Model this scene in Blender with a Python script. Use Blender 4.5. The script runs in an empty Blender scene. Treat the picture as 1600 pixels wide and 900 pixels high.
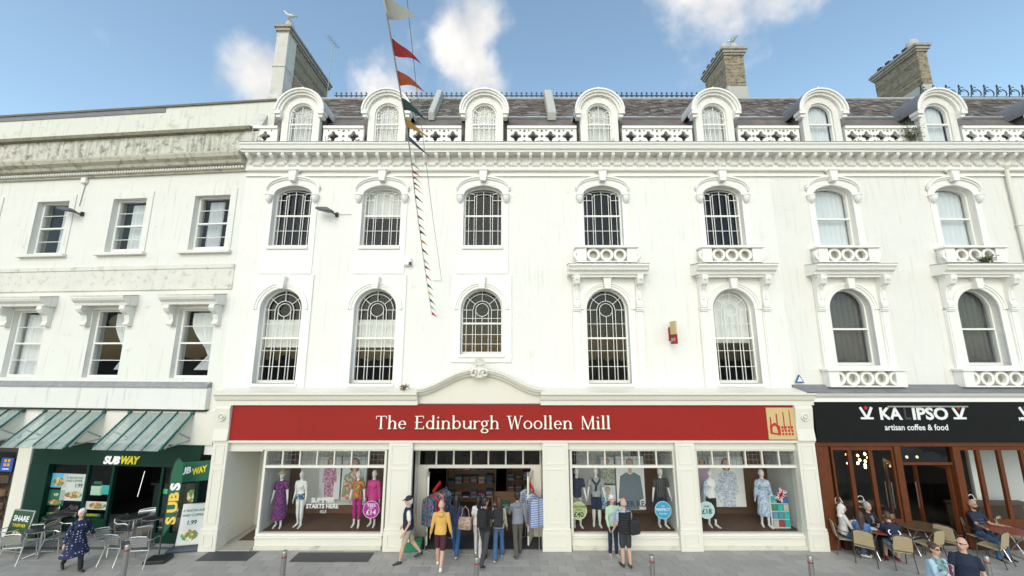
import bpy, bmesh, math, random
from mathutils import Vector, Matrix, kdtree, noise
from mathutils.geometry import tessellate_polygon
R = math.radians
random.seed(7)
scene = bpy.context.scene
col = scene.collection
# ------------------------------------------------------------------ camera
F = 590.0; TH = R(9.8); CY = -12.8; CZ = 5.8          # focal length in pixels of a 1600 wide picture, pitch, position
cam = bpy.data.cameras.new('camera'); cam.sensor_width = 36; cam.lens = 36 * F / 1600; cam.clip_end = 3000; cam.clip_start = .05
camo = bpy.data.objects.new('camera', cam); col.objects.link(camo)
camo.location = (0, CY, CZ); camo.rotation_euler = (R(90) + TH, 0, 0)
scene.camera = camo
# ------------------------------------------------------------------ sky and sun
SUN_EL, SUN_AZ = R(38), R(192)      # azimuth clockwise from +Y
world = bpy.data.worlds.new('World'); scene.world = world; world.use_nodes = True
wt = world.node_tree; wn = wt.nodes; wl = wt.links; wn.clear()
def wnode(t, **k):
    n = wn.new(t)
    for a, b in k.items(): setattr(n, a, b)
    return n
def wmath(op, a, b=None, clamp=False):
    n = wnode('ShaderNodeMath', operation=op, use_clamp=clamp)
    for i, v in enumerate((a, b)):
        if v is None: continue
        if isinstance(v, (int, float)): n.inputs[i].default_value = v
        else: wl.new(v, n.inputs[i])
    return n.outputs[0]
sky = wnode('ShaderNodeTexSky', sky_type='NISHITA', sun_disc=False, sun_elevation=SUN_EL, sun_rotation=SUN_AZ, air_density=1.0, dust_density=1.0, ozone_density=2.0)
tc = wnode('ShaderNodeTexCoord')
def ray(px, py):
    a = (px - 800) / F; b = (450 - py) / F; c, s = math.cos(TH), math.sin(TH)
    return Vector((a, c - b * s, b * c + s))
nz = wnode('ShaderNodeTexNoise'); nz.inputs['Scale'].default_value = 4.2; nz.inputs['Detail'].default_value = 8; nz.inputs['Roughness'].default_value = .55
wl.new(tc.outputs['Generated'], nz.inputs['Vector'])
acc = wmath('MULTIPLY', nz.outputs[0], 1.0)
for px, py, r, w in [(590, 112, 85, .17), (770, 130, 55, .14), (1140, 20, 130, .21), (700, 35, 75, .13), (405, 130, 70, .17), (780, 5, 60, .15), (715, 75, 50, .1)]:
    d = ray(px, py).normalized()
    dp = wnode('ShaderNodeVectorMath', operation='DOT_PRODUCT'); dp.inputs[1].default_value = d
    wl.new(tc.outputs['Generated'], dp.inputs[0])
    c0 = math.cos(r / F * .8)
    t = wmath('MULTIPLY', wmath('SUBTRACT', dp.outputs['Value'], c0), 1 / (1 - c0), True)
    acc = wmath('ADD', acc, wmath('MULTIPLY', t, w))
mr = wnode('ShaderNodeMapRange', interpolation_type='SMOOTHSTEP'); mr.inputs['From Min'].default_value = .575; mr.inputs['From Max'].default_value = .8
wl.new(acc, mr.inputs['Value'])
nz2 = wnode('ShaderNodeTexNoise'); nz2.inputs['Scale'].default_value = 7; nz2.inputs['Detail'].default_value = 5
wl.new(tc.outputs['Generated'], nz2.inputs['Vector'])
cr = wnode('ShaderNodeValToRGB'); cr.color_ramp.elements[0].position = .35; cr.color_ramp.elements[0].color = (5.6, 5.7, 5.9, 1); cr.color_ramp.elements[1].position = .62; cr.color_ramp.elements[1].color = (8.6, 8.3, 7.8, 1)
wl.new(nz2.outputs[0], cr.inputs[0])
skm = wnode('ShaderNodeMix', data_type='RGBA', blend_type='MULTIPLY'); skm.inputs[0].default_value = 1
wl.new(sky.outputs[0], skm.inputs[6]); skm.inputs[7].default_value = (2.48, 2.42, 2.02, 1)
mx = wnode('ShaderNodeMix', data_type='RGBA')
wl.new(mr.outputs[0], mx.inputs[0]); wl.new(skm.outputs[2], mx.inputs[6]); wl.new(cr.outputs[0], mx.inputs[7])
bg = wnode('ShaderNodeBackground'); bg.inputs[1].default_value = .15
wl.new(mx.outputs[2], bg.inputs[0])
wo = wnode('ShaderNodeOutputWorld'); wl.new(bg.outputs[0], wo.inputs[0])
sun = bpy.data.lights.new('sun', 'SUN'); sun.energy = .8; sun.angle = R(28); sun.color = (1, .94, .83)
suno = bpy.data.objects.new('sun', sun); col.objects.link(suno)
suno.rotation_euler = (R(90) - SUN_EL, 0, -SUN_AZ + R(180)); suno.location = (-5, -30, 40)
vs = scene.view_settings; vs.view_transform = 'Standard'; vs.look = 'None'; vs.gamma = 1; vs.exposure = -.16; vs.use_curve_mapping = False
# ------------------------------------------------------------------ pixel -> place
def P(px, py, Y=0.0):                       # on the plane y = Y of the main terrace
    d = ray(px, py); t = (Y - CY) / d.y
    return (d.x * t, CZ + d.z * t)
def G(px, py, z=0.0):                       # on the ground
    d = ray(px, py); t = (z - CZ) / d.z
    return (d.x * t, CY + d.y * t)
LA = R(5.0); LOX = -9.6                     # the left building stands 5 degrees askew
LU = Vector((math.cos(LA), -math.sin(LA), 0)); LV = Vector((math.sin(LA), math.cos(LA), 0))
def L(px, py, dep=0.0):                     # local x, z on the left building's front
    d = ray(px, py); o = Vector((-LOX, CY, 0))
    t = (dep - o.dot(LV)) / (d.x * LV.x + d.y * LV.y)
    p = o + Vector((d.x, d.y, 0)) * t
    return (p.dot(LU), CZ + d.z * t)
# ------------------------------------------------------------------ materials
MATS = {}
def mat(name, colr, rough=.6, var=.08, vs_=3.0, bump=0, bs=40, metal=0, spec=None, brick=False, dirt=None, streak=None, coat=0, emit=None):
    if name in MATS: return MATS[name]
    m = bpy.data.materials.new(name); m.use_nodes = True; nt = m.node_tree; n = nt.nodes; l = nt.links
    p = n['Principled BSDF']; p.inputs['Roughness'].default_value = rough; p.inputs['Metallic'].default_value = metal
    if spec is not None: p.inputs['Specular IOR Level'].default_value = spec
    if coat: p.inputs['Coat Weight'].default_value = coat
    if emit: p.inputs['Emission Color'].default_value = (*emit[0], 1); p.inputs['Emission Strength'].default_value = emit[1]
    t = n.new('ShaderNodeTexCoord'); co = t.outputs['Object']
    c = (*colr, 1)
    nzn = n.new('ShaderNodeTexNoise'); nzn.inputs['Scale'].default_value = vs_; nzn.inputs['Detail'].default_value = 7; l.new(co, nzn.inputs['Vector'])
    mxn = n.new('ShaderNodeMix'); mxn.data_type = 'RGBA'
    mxn.inputs[6].default_value = tuple(max(0, x * (1 - var)) for x in colr) + (1,)
    mxn.inputs[7].default_value = tuple(x * (1 + var) for x in colr) + (1,)
    l.new(nzn.outputs[0], mxn.inputs[0]); out = mxn.outputs[2]
    def layer(out, mask, dcol):
        q = n.new('ShaderNodeMix'); q.data_type = 'RGBA'; l.new(mask, q.inputs[0]); l.new(out, q.inputs[6]); q.inputs[7].default_value = (*dcol, 1); return q.outputs[2]
    def ramp(src, a, b, hi=1):
        q = n.new('ShaderNodeMapRange'); q.inputs['From Min'].default_value = a; q.inputs['From Max'].default_value = b; q.inputs['To Max'].default_value = hi; l.new(src, q.inputs['Value']); return q.outputs[0]
    if dirt:                                # dirt = (colour, scale, threshold, amount)
        dn = n.new('ShaderNodeTexNoise'); dn.inputs['Scale'].default_value = dirt[1]; dn.inputs['Detail'].default_value = 10; dn.inputs['Roughness'].default_value = .7; l.new(co, dn.inputs['Vector'])
        out = layer(out, ramp(dn.outputs[0], dirt[2], dirt[2] + .16, dirt[3]), dirt[0])
    if streak:
        mp = n.new('ShaderNodeMapping'); mp.inputs['Scale'].default_value = (7, 7, .5); l.new(co, mp.inputs[0])
        sn = n.new('ShaderNodeTexNoise'); sn.inputs['Scale'].default_value = 1.3; sn.inputs['Detail'].default_value = 6; l.new(mp.outputs[0], sn.inputs['Vector'])
        out = layer(out, ramp(sn.outputs[0], streak[1], streak[1] + .2, streak[2]), streak[0])
    hgt = None
    if brick:
        sp = n.new('ShaderNodeSeparateXYZ'); l.new(co, sp.inputs[0]); cb = n.new('ShaderNodeCombineXYZ'); l.new(sp.outputs[0], cb.inputs[0]); l.new(sp.outputs[2], cb.inputs[1])
        br = n.new('ShaderNodeTexBrick'); l.new(cb.outputs[0], br.inputs['Vector']); br.inputs['Scale'].default_value = 1
        br.inputs['Brick Width'].default_value = .23; br.inputs['Row Height'].default_value = .078; br.inputs['Mortar Size'].default_value = .008
        br.inputs['Color1'].default_value = br.inputs['Color2'].default_value = (1, 1, 1, 1); br.inputs['Mortar'].default_value = (0, 0, 0, 1)
        hgt = br.outputs[0]
        if name == 'stock_brick':
            b2 = n.new('ShaderNodeTexBrick'); l.new(cb.outputs[0], b2.inputs['Vector']); b2.inputs['Scale'].default_value = 1; b2.inputs['Brick Width'].default_value = .23; b2.inputs['Row Height'].default_value = .078; b2.inputs['Mortar Size'].default_value = .01
            b2.inputs['Color1'].default_value = (.55, .5, .45, 1); b2.inputs['Color2'].default_value = (1.2, 1.15, 1.1, 1); b2.inputs['Mortar'].default_value = (1.2, 1.2, 1.15, 1)
            xm = n.new('ShaderNodeMix'); xm.data_type = 'RGBA'; xm.blend_type = 'MULTIPLY'; xm.inputs[0].default_value = 1; l.new(out, xm.inputs[6]); l.new(b2.outputs[0], xm.inputs[7]); out = xm.outputs[2]
    if brick or bump:
        b = n.new('ShaderNodeBump'); b.inputs['Strength'].default_value = bump if bump else .5; b.inputs['Distance'].default_value = .02
        bn = n.new('ShaderNodeTexNoise'); bn.inputs['Scale'].default_value = bs; bn.inputs['Detail'].default_value = 4; l.new(co, bn.inputs['Vector'])
        src = bn.outputs[0]
        if hgt is not None:
            a = n.new('ShaderNodeMath'); a.operation = 'MULTIPLY_ADD'; a.inputs[1].default_value = .5; l.new(bn.outputs[0], a.inputs[0]); l.new(hgt, a.inputs[2]); src = a.outputs[0]
        l.new(src, b.inputs['Height']); l.new(b.outputs[0], p.inputs['Normal'])
    l.new(out, p.inputs['Base Color'])
    MATS[name] = m
    return m
def glassmat(name, tint=(.96, .965, .96), refl=.75):
    if name in MATS: return MATS[name]
    m = bpy.data.materials.new(name); m.use_nodes = True; n = m.node_tree.nodes; l = m.node_tree.links; n.clear()
    o = n.new('ShaderNodeOutputMaterial'); mx = n.new('ShaderNodeMixShader'); tr = n.new('ShaderNodeBsdfTransparent'); gl = n.new('ShaderNodeBsdfGlossy')
    tr.inputs[0].default_value = (*tint, 1); gl.inputs['Roughness'].default_value = .015
    fr = n.new('ShaderNodeFresnel'); fr.inputs[0].default_value = 1.5
    mu = n.new('ShaderNodeMath'); mu.operation = 'MULTIPLY'; mu.inputs[1].default_value = refl; mu.use_clamp = True
    t = n.new('ShaderNodeTexCoord'); nzn = n.new('ShaderNodeTexNoise'); nzn.inputs['Scale'].default_value = 1.1; l.new(t.outputs['Object'], nzn.inputs['Vector'])
    b = n.new('ShaderNodeBump'); b.inputs['Strength'].default_value = .14; b.inputs['Distance'].default_value = .05; l.new(nzn.outputs[0], b.inputs['Height']); l.new(b.outputs[0], gl.inputs['Normal'])
    ge = n.new('ShaderNodeNewGeometry'); iv = n.new('ShaderNodeMath'); iv.operation = 'SUBTRACT'; iv.inputs[0].default_value = refl; l.new(ge.outputs['Backfacing'], iv.inputs[1]); iv.use_clamp = True
    l.new(fr.outputs[0], mu.inputs[0]); l.new(iv.outputs[0], mu.inputs[1]); l.new(mu.outputs[0], mx.inputs[0]); l.new(tr.outputs[0], mx.inputs[1]); l.new(gl.outputs[0], mx.inputs[2]); l.new(mx.outputs[0], o.inputs[0])
    MATS[name] = m; return m
def pattern(name, cols, scale=18, rough=.8, kind='floral'):
    if name in MATS: return MATS[name]
    m = bpy.data.materials.new(name); m.use_nodes = True; n = m.node_tree.nodes; l = m.node_tree.links
    p = n['Principled BSDF']; p.inputs['Roughness'].default_value = rough
    t = n.new('ShaderNodeTexCoord')
    r = n.new('ShaderNodeValToRGB'); r.color_ramp.interpolation = 'CONSTANT'
    if kind == 'floral':
        v = n.new('ShaderNodeTexVoronoi'); v.inputs['Scale'].default_value = scale; l.new(t.outputs['Object'], v.inputs['Vector'])
        s = n.new('ShaderNodeSeparateColor'); l.new(v.outputs['Color'], s.inputs[0]); l.new(s.outputs[0], r.inputs[0])
    elif kind == 'dots':
        v = n.new('ShaderNodeTexVoronoi'); v.inputs['Scale'].default_value = scale; v.inputs['Randomness'].default_value = .25; l.new(t.outputs['Object'], v.inputs['Vector']); l.new(v.outputs['Distance'], r.inputs[0])
    else:                                    # stripes / checks
        w = n.new('ShaderNodeTexWave'); w.bands_direction = 'X' if kind == 'stripe' else 'Z'; w.inputs['Scale'].default_value = scale; l.new(t.outputs['Object'], w.inputs['Vector']); l.new(w.outputs[0], r.inputs[0])
    e = r.color_ramp.elements
    e[0].position = 0; e[0].color = (*cols[0], 1)
    k = len(cols)
    stops = [.22] if kind == 'dots' else [i / k for i in range(1, k)]
    e[1].position = stops[0]; e[1].color = (*cols[1], 1)
    for s_, c_ in zip(stops[1:], cols[2:]):
        x = e.new(s_); x.color = (*c_, 1)
    l.new(r.outputs[0], p.inputs['Base Color'])
    MATS[name] = m; return m
WHITE = mat('white_paint', (.82, .80, .755), .55, .03, 1.2, dirt=((.55, .52, .42), 1.7, .66, .35))
WALLW = mat('white_painted_brick', (.81, .788, .74), .6, .03, .9, bump=.5, bs=30, brick=True, dirt=((.55, .52, .43), 2.2, .6, .5), streak=((.55, .53, .45), .57, .45))
WALLC = mat('cream_painted_brick', (.775, .75, .70), .6, .04, .9, bump=.6, bs=30, brick=True, dirt=((.55, .5, .42), 2.0, .6, .5), streak=((.52, .49, .41), .56, .45))
RENDER = mat('stained_white_render', (.74, .725, .675), .7, .05, 1.0, bump=.15, bs=60, dirt=((.33, .32, .25), 2.4, .60, .6), streak=((.45, .43, .35), .58, .55))
GRIME = mat('grimy_stone', (.58, .56, .49), .8, .2, 4, bump=.3, bs=50, dirt=((.1, .095, .07), 3.2, .49, .85), streak=((.2, .19, .15), .5, .75))
LICHEN = mat('lichened_ledge', (.62, .59, .5), .85, .2, 6, bump=.5, bs=60, dirt=((.3, .24, .06), 9, .5, .8))
LEAD = mat('lead', (.19, .19, .2), .6, .3, 3, bump=.2, bs=20)
SLATE = mat('slate', (.15, .13, .12), .75, .5, 2.3, bump=.4, bs=30, dirt=((.26, .24, .16), 6, .55, .6))
BRICK = mat('stock_brick', (.31, .27, .2), .85, .35, 12, bump=.8, bs=25, brick=True, dirt=((.08, .075, .06), 5, .5, .75))
CEMENT = mat('cement_render', (.47, .46, .43), .85, .12, 3, bump=.2, bs=40, dirt=((.22, .21, .19), 3, .55, .5))
SHOPW = mat('cream_gloss_paint', (.71, .675, .595), .4, .03, 1.5, dirt=((.42, .38, .28), 2.4, .63, .4))
SHOPWD = mat('weathered_plinth_paint', (.62, .57, .47), .6, .08, 3, dirt=((.2, .18, .13), 3.5, .54, .7))
RED = mat('red_fascia', (.29, .02, .016), .5, .08, 1.0, spec=.15)
GOLD = mat('gold_panel', (.55, .43, .2), .4, .05, 2)
CREAMLET = mat('cream_letter', (.85, .82, .72), .4, .02)
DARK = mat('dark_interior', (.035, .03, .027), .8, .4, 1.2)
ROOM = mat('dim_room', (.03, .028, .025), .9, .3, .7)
GLASS = glassmat('window_glass')
GLASSD = glassmat('tinted_window_glass', (.5, .52, .52), 1.2)
METAL = mat('brushed_aluminium', (.62, .62, .62), .32, .06, 20, metal=.9)
STEEL = mat('stainless_steel', (.4, .39, .38), .35, .15, 9, metal=.85)
BLACK = mat('black_plastic', (.02, .02, .021), .45, .2, 8)
GREEN = mat('dark_green_paint', (.004, .03, .02), .45, .12, 2, spec=.2)
WOOD = mat('varnished_timber', (.115, .032, .01), .42, .35, 5, bump=.1, bs=30, spec=.3)
NET = mat('net_curtain', (.72, .74, .76), .9, .06, 8)
# ------------------------------------------------------------------ mesh builder
class MB:
    def __init__(s): s.v = []; s.f = []; s.m = []
    def add(s, v, f, mi=0):
        o = len(s.v); s.v += [tuple(x) for x in v]; s.f += [tuple(i + o for i in q) for q in f]; s.m += [mi] * len(f); return s
    def box(s, x0, x1, y0, y1, z0, z1, mi=0):
        v = [(x, y, z) for z in (z0, z1) for y in (y0, y1) for x in (x0, x1)]
        return s.add(v, [(0, 2, 3, 1), (4, 5, 7, 6), (0, 1, 5, 4), (2, 6, 7, 3), (0, 4, 6, 2), (1, 3, 7, 5)], mi)
    def obox(s, c, hx, hy, hz, M, mi=0):
        v = [Vector(c) + M @ Vector((x * hx, y * hy, z * hz)) for z in (-1, 1) for y in (-1, 1) for x in (-1, 1)]
        return s.add(v, [(0, 2, 3, 1), (4, 5, 7, 6), (0, 1, 5, 4), (2, 6, 7, 3), (0, 4, 6, 2), (1, 3, 7, 5)], mi)
    def plate(s, outer, holes, y0, y1, mi=0):          # outline in x,z, thickness along y
        loops = [outer] + holes; pts = [p for lo in loops for p in lo]; n = len(pts)
        tri = tessellate_polygon([[Vector((p[0], p[1], 0)) for p in lo] for lo in loops])
        v = [(p[0], y0, p[1]) for p in pts] + [(p[0], y1, p[1]) for p in pts]
        f = [tuple(t) for t in tri] + [tuple(i + n for i in reversed(t)) for t in tri]
        o = 0
        for lo in loops:
            k = len(lo)
            for i in range(k): a, b = o + i, o + (i + 1) % k; f.append((a, b, b + n, a + n))
            o += k
        return s.add(v, f, mi)
    def profx(s, prof, x0, x1, mi=0):                  # profile in y,z extruded along x
        n = len(prof); v = [(x0, a, b) for a, b in prof] + [(x1, a, b) for a, b in prof]
        f = [(i, (i + 1) % n, (i + 1) % n + n, i + n) for i in range(n)]
        tri = tessellate_polygon([[Vector((a, b, 0)) for a, b in prof]])
        f += [tuple(t) for t in tri] + [tuple(i + n for i in reversed(t)) for t in tri]
        return s.add(v, f, mi)
    def tube(s, pts, r, n=8, mi=0, closed=False):
        pts = [Vector(p) for p in pts]; k = len(pts); rs = r if isinstance(r, (list, tuple)) else [r] * k
        v = []; f = []
        for i, p in enumerate(pts):
            a = pts[i - 1] if (i > 0 or closed) else p; b = pts[(i + 1) % k] if (i < k - 1 or closed) else p
            d = (b - a).normalized(); up = Vector((0, 0, 1)) if abs(d.z) < .95 else Vector((0, 1, 0))
            u = d.cross(up).normalized(); w = d.cross(u)
            v += [p + (u * math.cos(2 * math.pi * j / n) + w * math.sin(2 * math.pi * j / n)) * rs[i] for j in range(n)]
        for i in range(k if closed else k - 1):
            for j in range(n): f.append((i * n + j, i * n + (j + 1) % n, ((i + 1) % k) * n + (j + 1) % n, ((i + 1) % k) * n + j))
        if not closed: f += [tuple(range(n)), tuple(range((k - 1) * n, k * n))]
        return s.add(v, f, mi)
    def lathe(s, prof, c=(0, 0, 0), n=20, mi=0):
        v = []; f = []; k = len(prof)
        for r, z in prof: v += [(c[0] + r * math.cos(2 * math.pi * j / n), c[1] + r * math.sin(2 * math.pi * j / n), c[2] + z) for j in range(n)]
        for i in range(k - 1):
            for j in range(n): f.append((i * n + j, i * n + (j + 1) % n, (i + 1) * n + (j + 1) % n, (i + 1) * n + j))
        f += [tuple(range(n)), tuple(range((k - 1) * n, k * n))]
        return s.add(v, f, mi)
    def ring(s, cx, cz, ro, ri, y0, y1, a0=0, a1=360, n=24, mi=0, er=1.0):     # flat ring / arch band in the x,z plane
        full = abs(a1 - a0) >= 360; k = n if full else n + 1
        v = []
        for i in range(k):
            a = R(a0 + (a1 - a0) * i / n); c, q = math.cos(a), math.sin(a) * er
            v += [(cx + ro * c, y0, cz + ro * q), (cx + ri * c, y0, cz + ri * q), (cx + ri * c, y1, cz + ri * q), (cx + ro * c, y1, cz + ro * q)]
        f = []
        for i in range(n):
            a = 4 * i; b = 4 * ((i + 1) % k)
            for j in range(4): f.append((a + j, a + (j + 1) % 4, b + (j + 1) % 4, b + j))
        if not full: f += [(0, 1, 2, 3), tuple(4 * (k - 1) + j for j in range(4))]
        return s.add(v, f, mi)
    def bar(s, x0, z0, x1, z1, w, y0, y1, mi=0):       # straight flat bar in the x,z plane
        d = Vector((x1 - x0, z1 - z0)); d.normalize(); p = Vector((-d.y, d.x)) * w / 2
        return s.plate([(x0 + p.x, z0 + p.y), (x0 - p.x, z0 - p.y), (x1 - p.x, z1 - p.y), (x1 + p.x, z1 + p.y)], [], y0, y1, mi)
    def mesh(s, name, mats, smooth=False, bevel=0):
        me = bpy.data.meshes.new(name); me.from_pydata(s.v, [], s.f)
        for m in (mats if isinstance(mats, (list, tuple)) else [mats]): me.materials.append(m)
        me.polygons.foreach_set('material_index', s.m)
        bm = bmesh.new(); bm.from_mesh(me)
        bmesh.ops.recalc_face_normals(bm, faces=bm.faces)
        if bevel:
            es = [e for e in bm.edges if len(e.link_faces) == 2 and e.calc_face_angle(0) > .6]
            bmesh.ops.bevel(bm, geom=es, offset=bevel, segments=1, affect='EDGES', clamp_overlap=True)
        bm.to_mesh(me); bm.free()
        if smooth:
            me.polygons.foreach_set('use_smooth', [True] * len(me.polygons))
            me.set_sharp_from_angle(angle=R(40))
        return me
    def build(s, name, mats, parent=None, smooth=False, bevel=0): return inst(s.mesh(name, mats, smooth, bevel), name, parent)
def inst(me, name, parent=None, loc=(0, 0, 0), rz=0):
    o = bpy.data.objects.new(name, me); col.objects.link(o); o.parent = parent; o.location = loc; o.rotation_euler = (0, 0, rz); return o
def tag(o, label=None, cat=None, group=None, kind=None):
    if label: o['label'] = label
    if cat: o['category'] = cat
    if group: o['group'] = group
    if kind: o['kind'] = kind
    return o
def empty(name, loc=(0, 0, 0), rz=0, label=None, cat=None, group=None):
    o = bpy.data.objects.new(name, None); col.objects.link(o); o.location = loc; o.rotation_euler = (0, 0, rz); o.empty_display_size = .2
    return tag(o, label, cat, group)
def copy_tree(o, parent=None, loc=None, rz=None):
    c = o.copy(); col.objects.link(c); c.parent = parent
    if loc is not None: c.location = loc
    if rz is not None: c.rotation_euler = (0, 0, rz)
    for ch in [x for x in bpy.data.objects if x.parent == o]: copy_tree(ch, c)
    return c
def text_mb(body, size, x, z, y, mb=None, mi=0, shear=0, bold=0, depth=.02, align='LEFT', width=None, M=None):
    cu = bpy.data.curves.new('lettering', 'FONT'); cu.body = body; cu.size = size; cu.shear = shear; cu.offset = bold; cu.align_x = align; cu.resolution_u = 3
    ob = bpy.data.objects.new('lettering', cu); col.objects.link(ob)
    dg = bpy.context.evaluated_depsgraph_get(); me = bpy.data.meshes.new_from_object(ob.evaluated_get(dg))
    vs_ = [v.co.copy() for v in me.vertices]; fs = [tuple(p.vertices) for p in me.polygons]
    bpy.data.objects.remove(ob); bpy.data.curves.remove(cu); bpy.data.meshes.remove(me)
    sx = 1
    if width and vs_:
        w = max(v.x for v in vs_) - min(v.x for v in vs_); sx = width / max(w, 1e-4)
    mb = mb or MB()
    pts = [(x + v.x * sx, y, z + v.y) for v in vs_]
    if M: pts = [M @ Vector((v.x * sx, -.004, v.y)) for v in vs_]
    return mb.add(pts, fs, mi)
def strip(mb, path, w, y0, y1, mi=0):                  # band of height w along a path in x,z
    v = []; f = []; k = len(path)
    for i, (x, z) in enumerate(path):
        a = path[max(0, i - 1)]; b = path[min(k - 1, i + 1)]
        d = Vector((b[0] - a[0], b[1] - a[1])).normalized(); p = Vector((-d.y, d.x)) * w
        v += [(x, y0, z), (x + p.x, y0, z + p.y), (x + p.x, y1, z + p.y), (x, y1, z)]
    for i in range(k - 1):
        for j in range(4): f.append((4 * i + j, 4 * i + (j + 1) % 4, 4 * i + 4 + (j + 1) % 4, 4 * i + 4 + j))
    f += [(0, 1, 2, 3), tuple(4 * k - 4 + j for j in range(4))]
    mb.add(v, f, mi)
def arch(cx, z0, z1, w, rise, n=16):
    pts = [(cx - w / 2, z0), (cx + w / 2, z0)]
    zs = z1 - rise
    pts += [(cx + w / 2 * math.cos(math.pi * i / n), zs + rise * math.sin(math.pi * i / n)) for i in range(n + 1)]
    return pts
BAYS = [-7.85, -4.65, -1.03, 3.24, 7.53, 11.5, 15.85, 20.15]
F1Z = [4.82, 4.82, 5.76, 4.82, 4.82, 5.4, 5.4, 5.4]
SPLIT, XL, XR = 9.32, -9.62, 22.6
main = empty('shop_terrace', (0, 0, 0), 0, 'white painted Victorian terrace with red shop fascia and five window bays', 'building')
cafe_b = empty('cafe_terrace', (0, 0, 0), 0, 'cream painted end of the terrace above the black cafe fascia', 'building')
def rootof(i): return main if i < 5 else cafe_b
# ---- walls
for rt, x0, x1, bays, m in ((main, XL, SPLIT, range(0, 5), WALLW), (cafe_b, SPLIT, XR, range(5, 8), WALLC)):
    holes = []
    for i in bays:
        holes.append(arch(BAYS[i], F1Z[i], 7.98, 1.42, .71)); holes.append(arch(BAYS[i], 9.5, 11.74, 1.38, .33))
    MB().plate([(x0, 4.2), (x1, 4.2), (x1, 12.3), (x0, 12.3)], holes, 0, .4).build('wall', m, rt)
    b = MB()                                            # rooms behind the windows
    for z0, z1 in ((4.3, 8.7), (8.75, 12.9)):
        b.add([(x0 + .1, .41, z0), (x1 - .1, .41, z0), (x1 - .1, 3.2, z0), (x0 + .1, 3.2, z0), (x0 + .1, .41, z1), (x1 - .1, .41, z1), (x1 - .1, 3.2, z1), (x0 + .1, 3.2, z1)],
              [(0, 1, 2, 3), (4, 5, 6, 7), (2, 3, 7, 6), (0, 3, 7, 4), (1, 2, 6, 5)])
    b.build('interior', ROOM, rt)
# ---- windows
def bars_f1(mb, cx, z0, z1, w, y):
    r = w / 2; zs = z1 - r; T = .017; ya, yb = y - .03, y
    for fr in (0, .32, -.32, .47, -.47, .79, -.79):
        zt = zs - .32 * r if fr == 0 else (zs if abs(fr) < .4 else zs + (0 if abs(fr) > .6 else .0))
        mb.bar(cx + fr * r, z0, cx + fr * r, zt, T, ya, yb)
    mb.ring(cx, zs, .82 * r, .82 * r - T, ya - .001, yb, 0, 180, 20); mb.ring(cx, zs, .47 * r, .47 * r - T, ya - .002, yb, 0, 180, 16); mb.ring(cx, zs, .34 * r, .34 * r - T, ya - .003, yb, 0, 360, 20)
    for a in (0, 40, 90, 140, 180):
        c, s = math.cos(R(a)), math.sin(R(a)); mb.bar(cx + .47 * r * c, zs + .47 * r * s, cx + .99 * r * c, zs + .99 * r * s, T, ya + .001, yb)
    h = zs - z0
    for k, t in ((.2, T), (.42, T), (.8, T)):
        mb.bar(cx - r, z0 + h * k, cx + r, z0 + h * k, t, ya + .002, yb + .001)
def bars_f2(mb, cx, z0, z1, w, y, rise):
    r = w / 2; zs = z1 - rise; T = .017; ya, yb = y - .03, y
    for fr, zt in ((0, z1 - .12), (.38, zs + .12), (-.38, zs + .12), (.5, zs + .05), (-.5, zs + .05), (.8, zs + .06), (-.8, zs + .06)):
        mb.bar(cx + fr * r, z0, cx + fr * r, zt, T, ya, yb)
    mb.ring(cx, zs - .06, r * .98, r * .98 - T, ya - .001, yb, 12, 168, 16, er=.44); mb.ring(cx, zs - .02, r * .52, r * .52 - T, ya - .002, yb, 0, 180, 14, er=.4)
    for s in (-1, 1): mb.bar(cx + s * .5 * r, zs + .1, cx + s * .93 * r, zs + .22, T, ya - .003, yb)
    mb.bar(cx - r, zs - .12, cx - r * .5, zs - .12, T, ya + .003, yb); mb.bar(cx + r * .5, zs - .12, cx + r, zs - .12, T, ya + .003, yb)
    mb.bar(cx - r, z0 + .55, cx + r, z0 + .55, T, ya + .002, yb + .001)
def window(rt, cx, z0, z1, w, rise, style, y=.2, blind=None, glass=None):
    fr = MB()
    o, ih = arch(cx, z0, z1, w, rise), arch(cx, z0 + .09, z1 - .05, w - .1, max(rise - .05, .02))
    fr.plate(o, [ih], y - .02, y + .09)
    zm = z0 + (z1 - z0) * (.52 if style == 'f2' else .47)
    fr.box(cx - w / 2 + .05, cx + w / 2 - .05, y - .045, y + .03, zm - .03, zm + .03)
    f = fr.build('window', WHITE, rt)
    MB().plate(arch(cx, zm + .03, z1 - .05, w - .1, max(rise - .05, .02)), [], y + .035, y + .042).build('pane', glass or GLASS, f)
    MB().box(cx - w / 2 + .05, cx + w / 2 - .05, y + .012, y + .019, z0 + .09, zm - .03).build('pane', glass or GLASS, f)
    if style in ('f1', 'f2', 'dm'):
        b = MB()
        if style == 'f1': bars_f1(b, cx, z0 + .06, z1 - .03, w - .06, y - .005)
        else: bars_f2(b, cx, z0 + .06, z1 - .03, w - .06, y - .005, rise)
        b.build('glazing_bars', WHITE, f)
    if blind:
        za, zb, m = blind
        pts = [(cx - w / 2 + .03, za)]; n = 24
        b = MB(); v = []; fs = []
        for i in range(n + 1):
            xx = cx - w / 2 + .03 + (w - .06) * i / n; yy = y + .16 + .012 * math.sin(i * 1.9)
            v += [(xx, yy, za), (xx, yy, zb)]
            if i: fs.append((2 * i - 2, 2 * i, 2 * i + 1, 2 * i - 1))
        b.add(v, fs); b.build('blind', m, f)
    return f
BL = mat('roller_blind', (.72, .73, .72), .8, .03); BLB = mat('sky_tinted_blind', (.66, .7, .73), .7, .06, 2); DKB = mat('grey_screen', (.07, .075, .08), .6, .2, 2)  # bluish blind colour also carries the sky reflected in the panes
YEL = mat('yellow_cloth', (.62, .6, .25), .8, .1)
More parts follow.
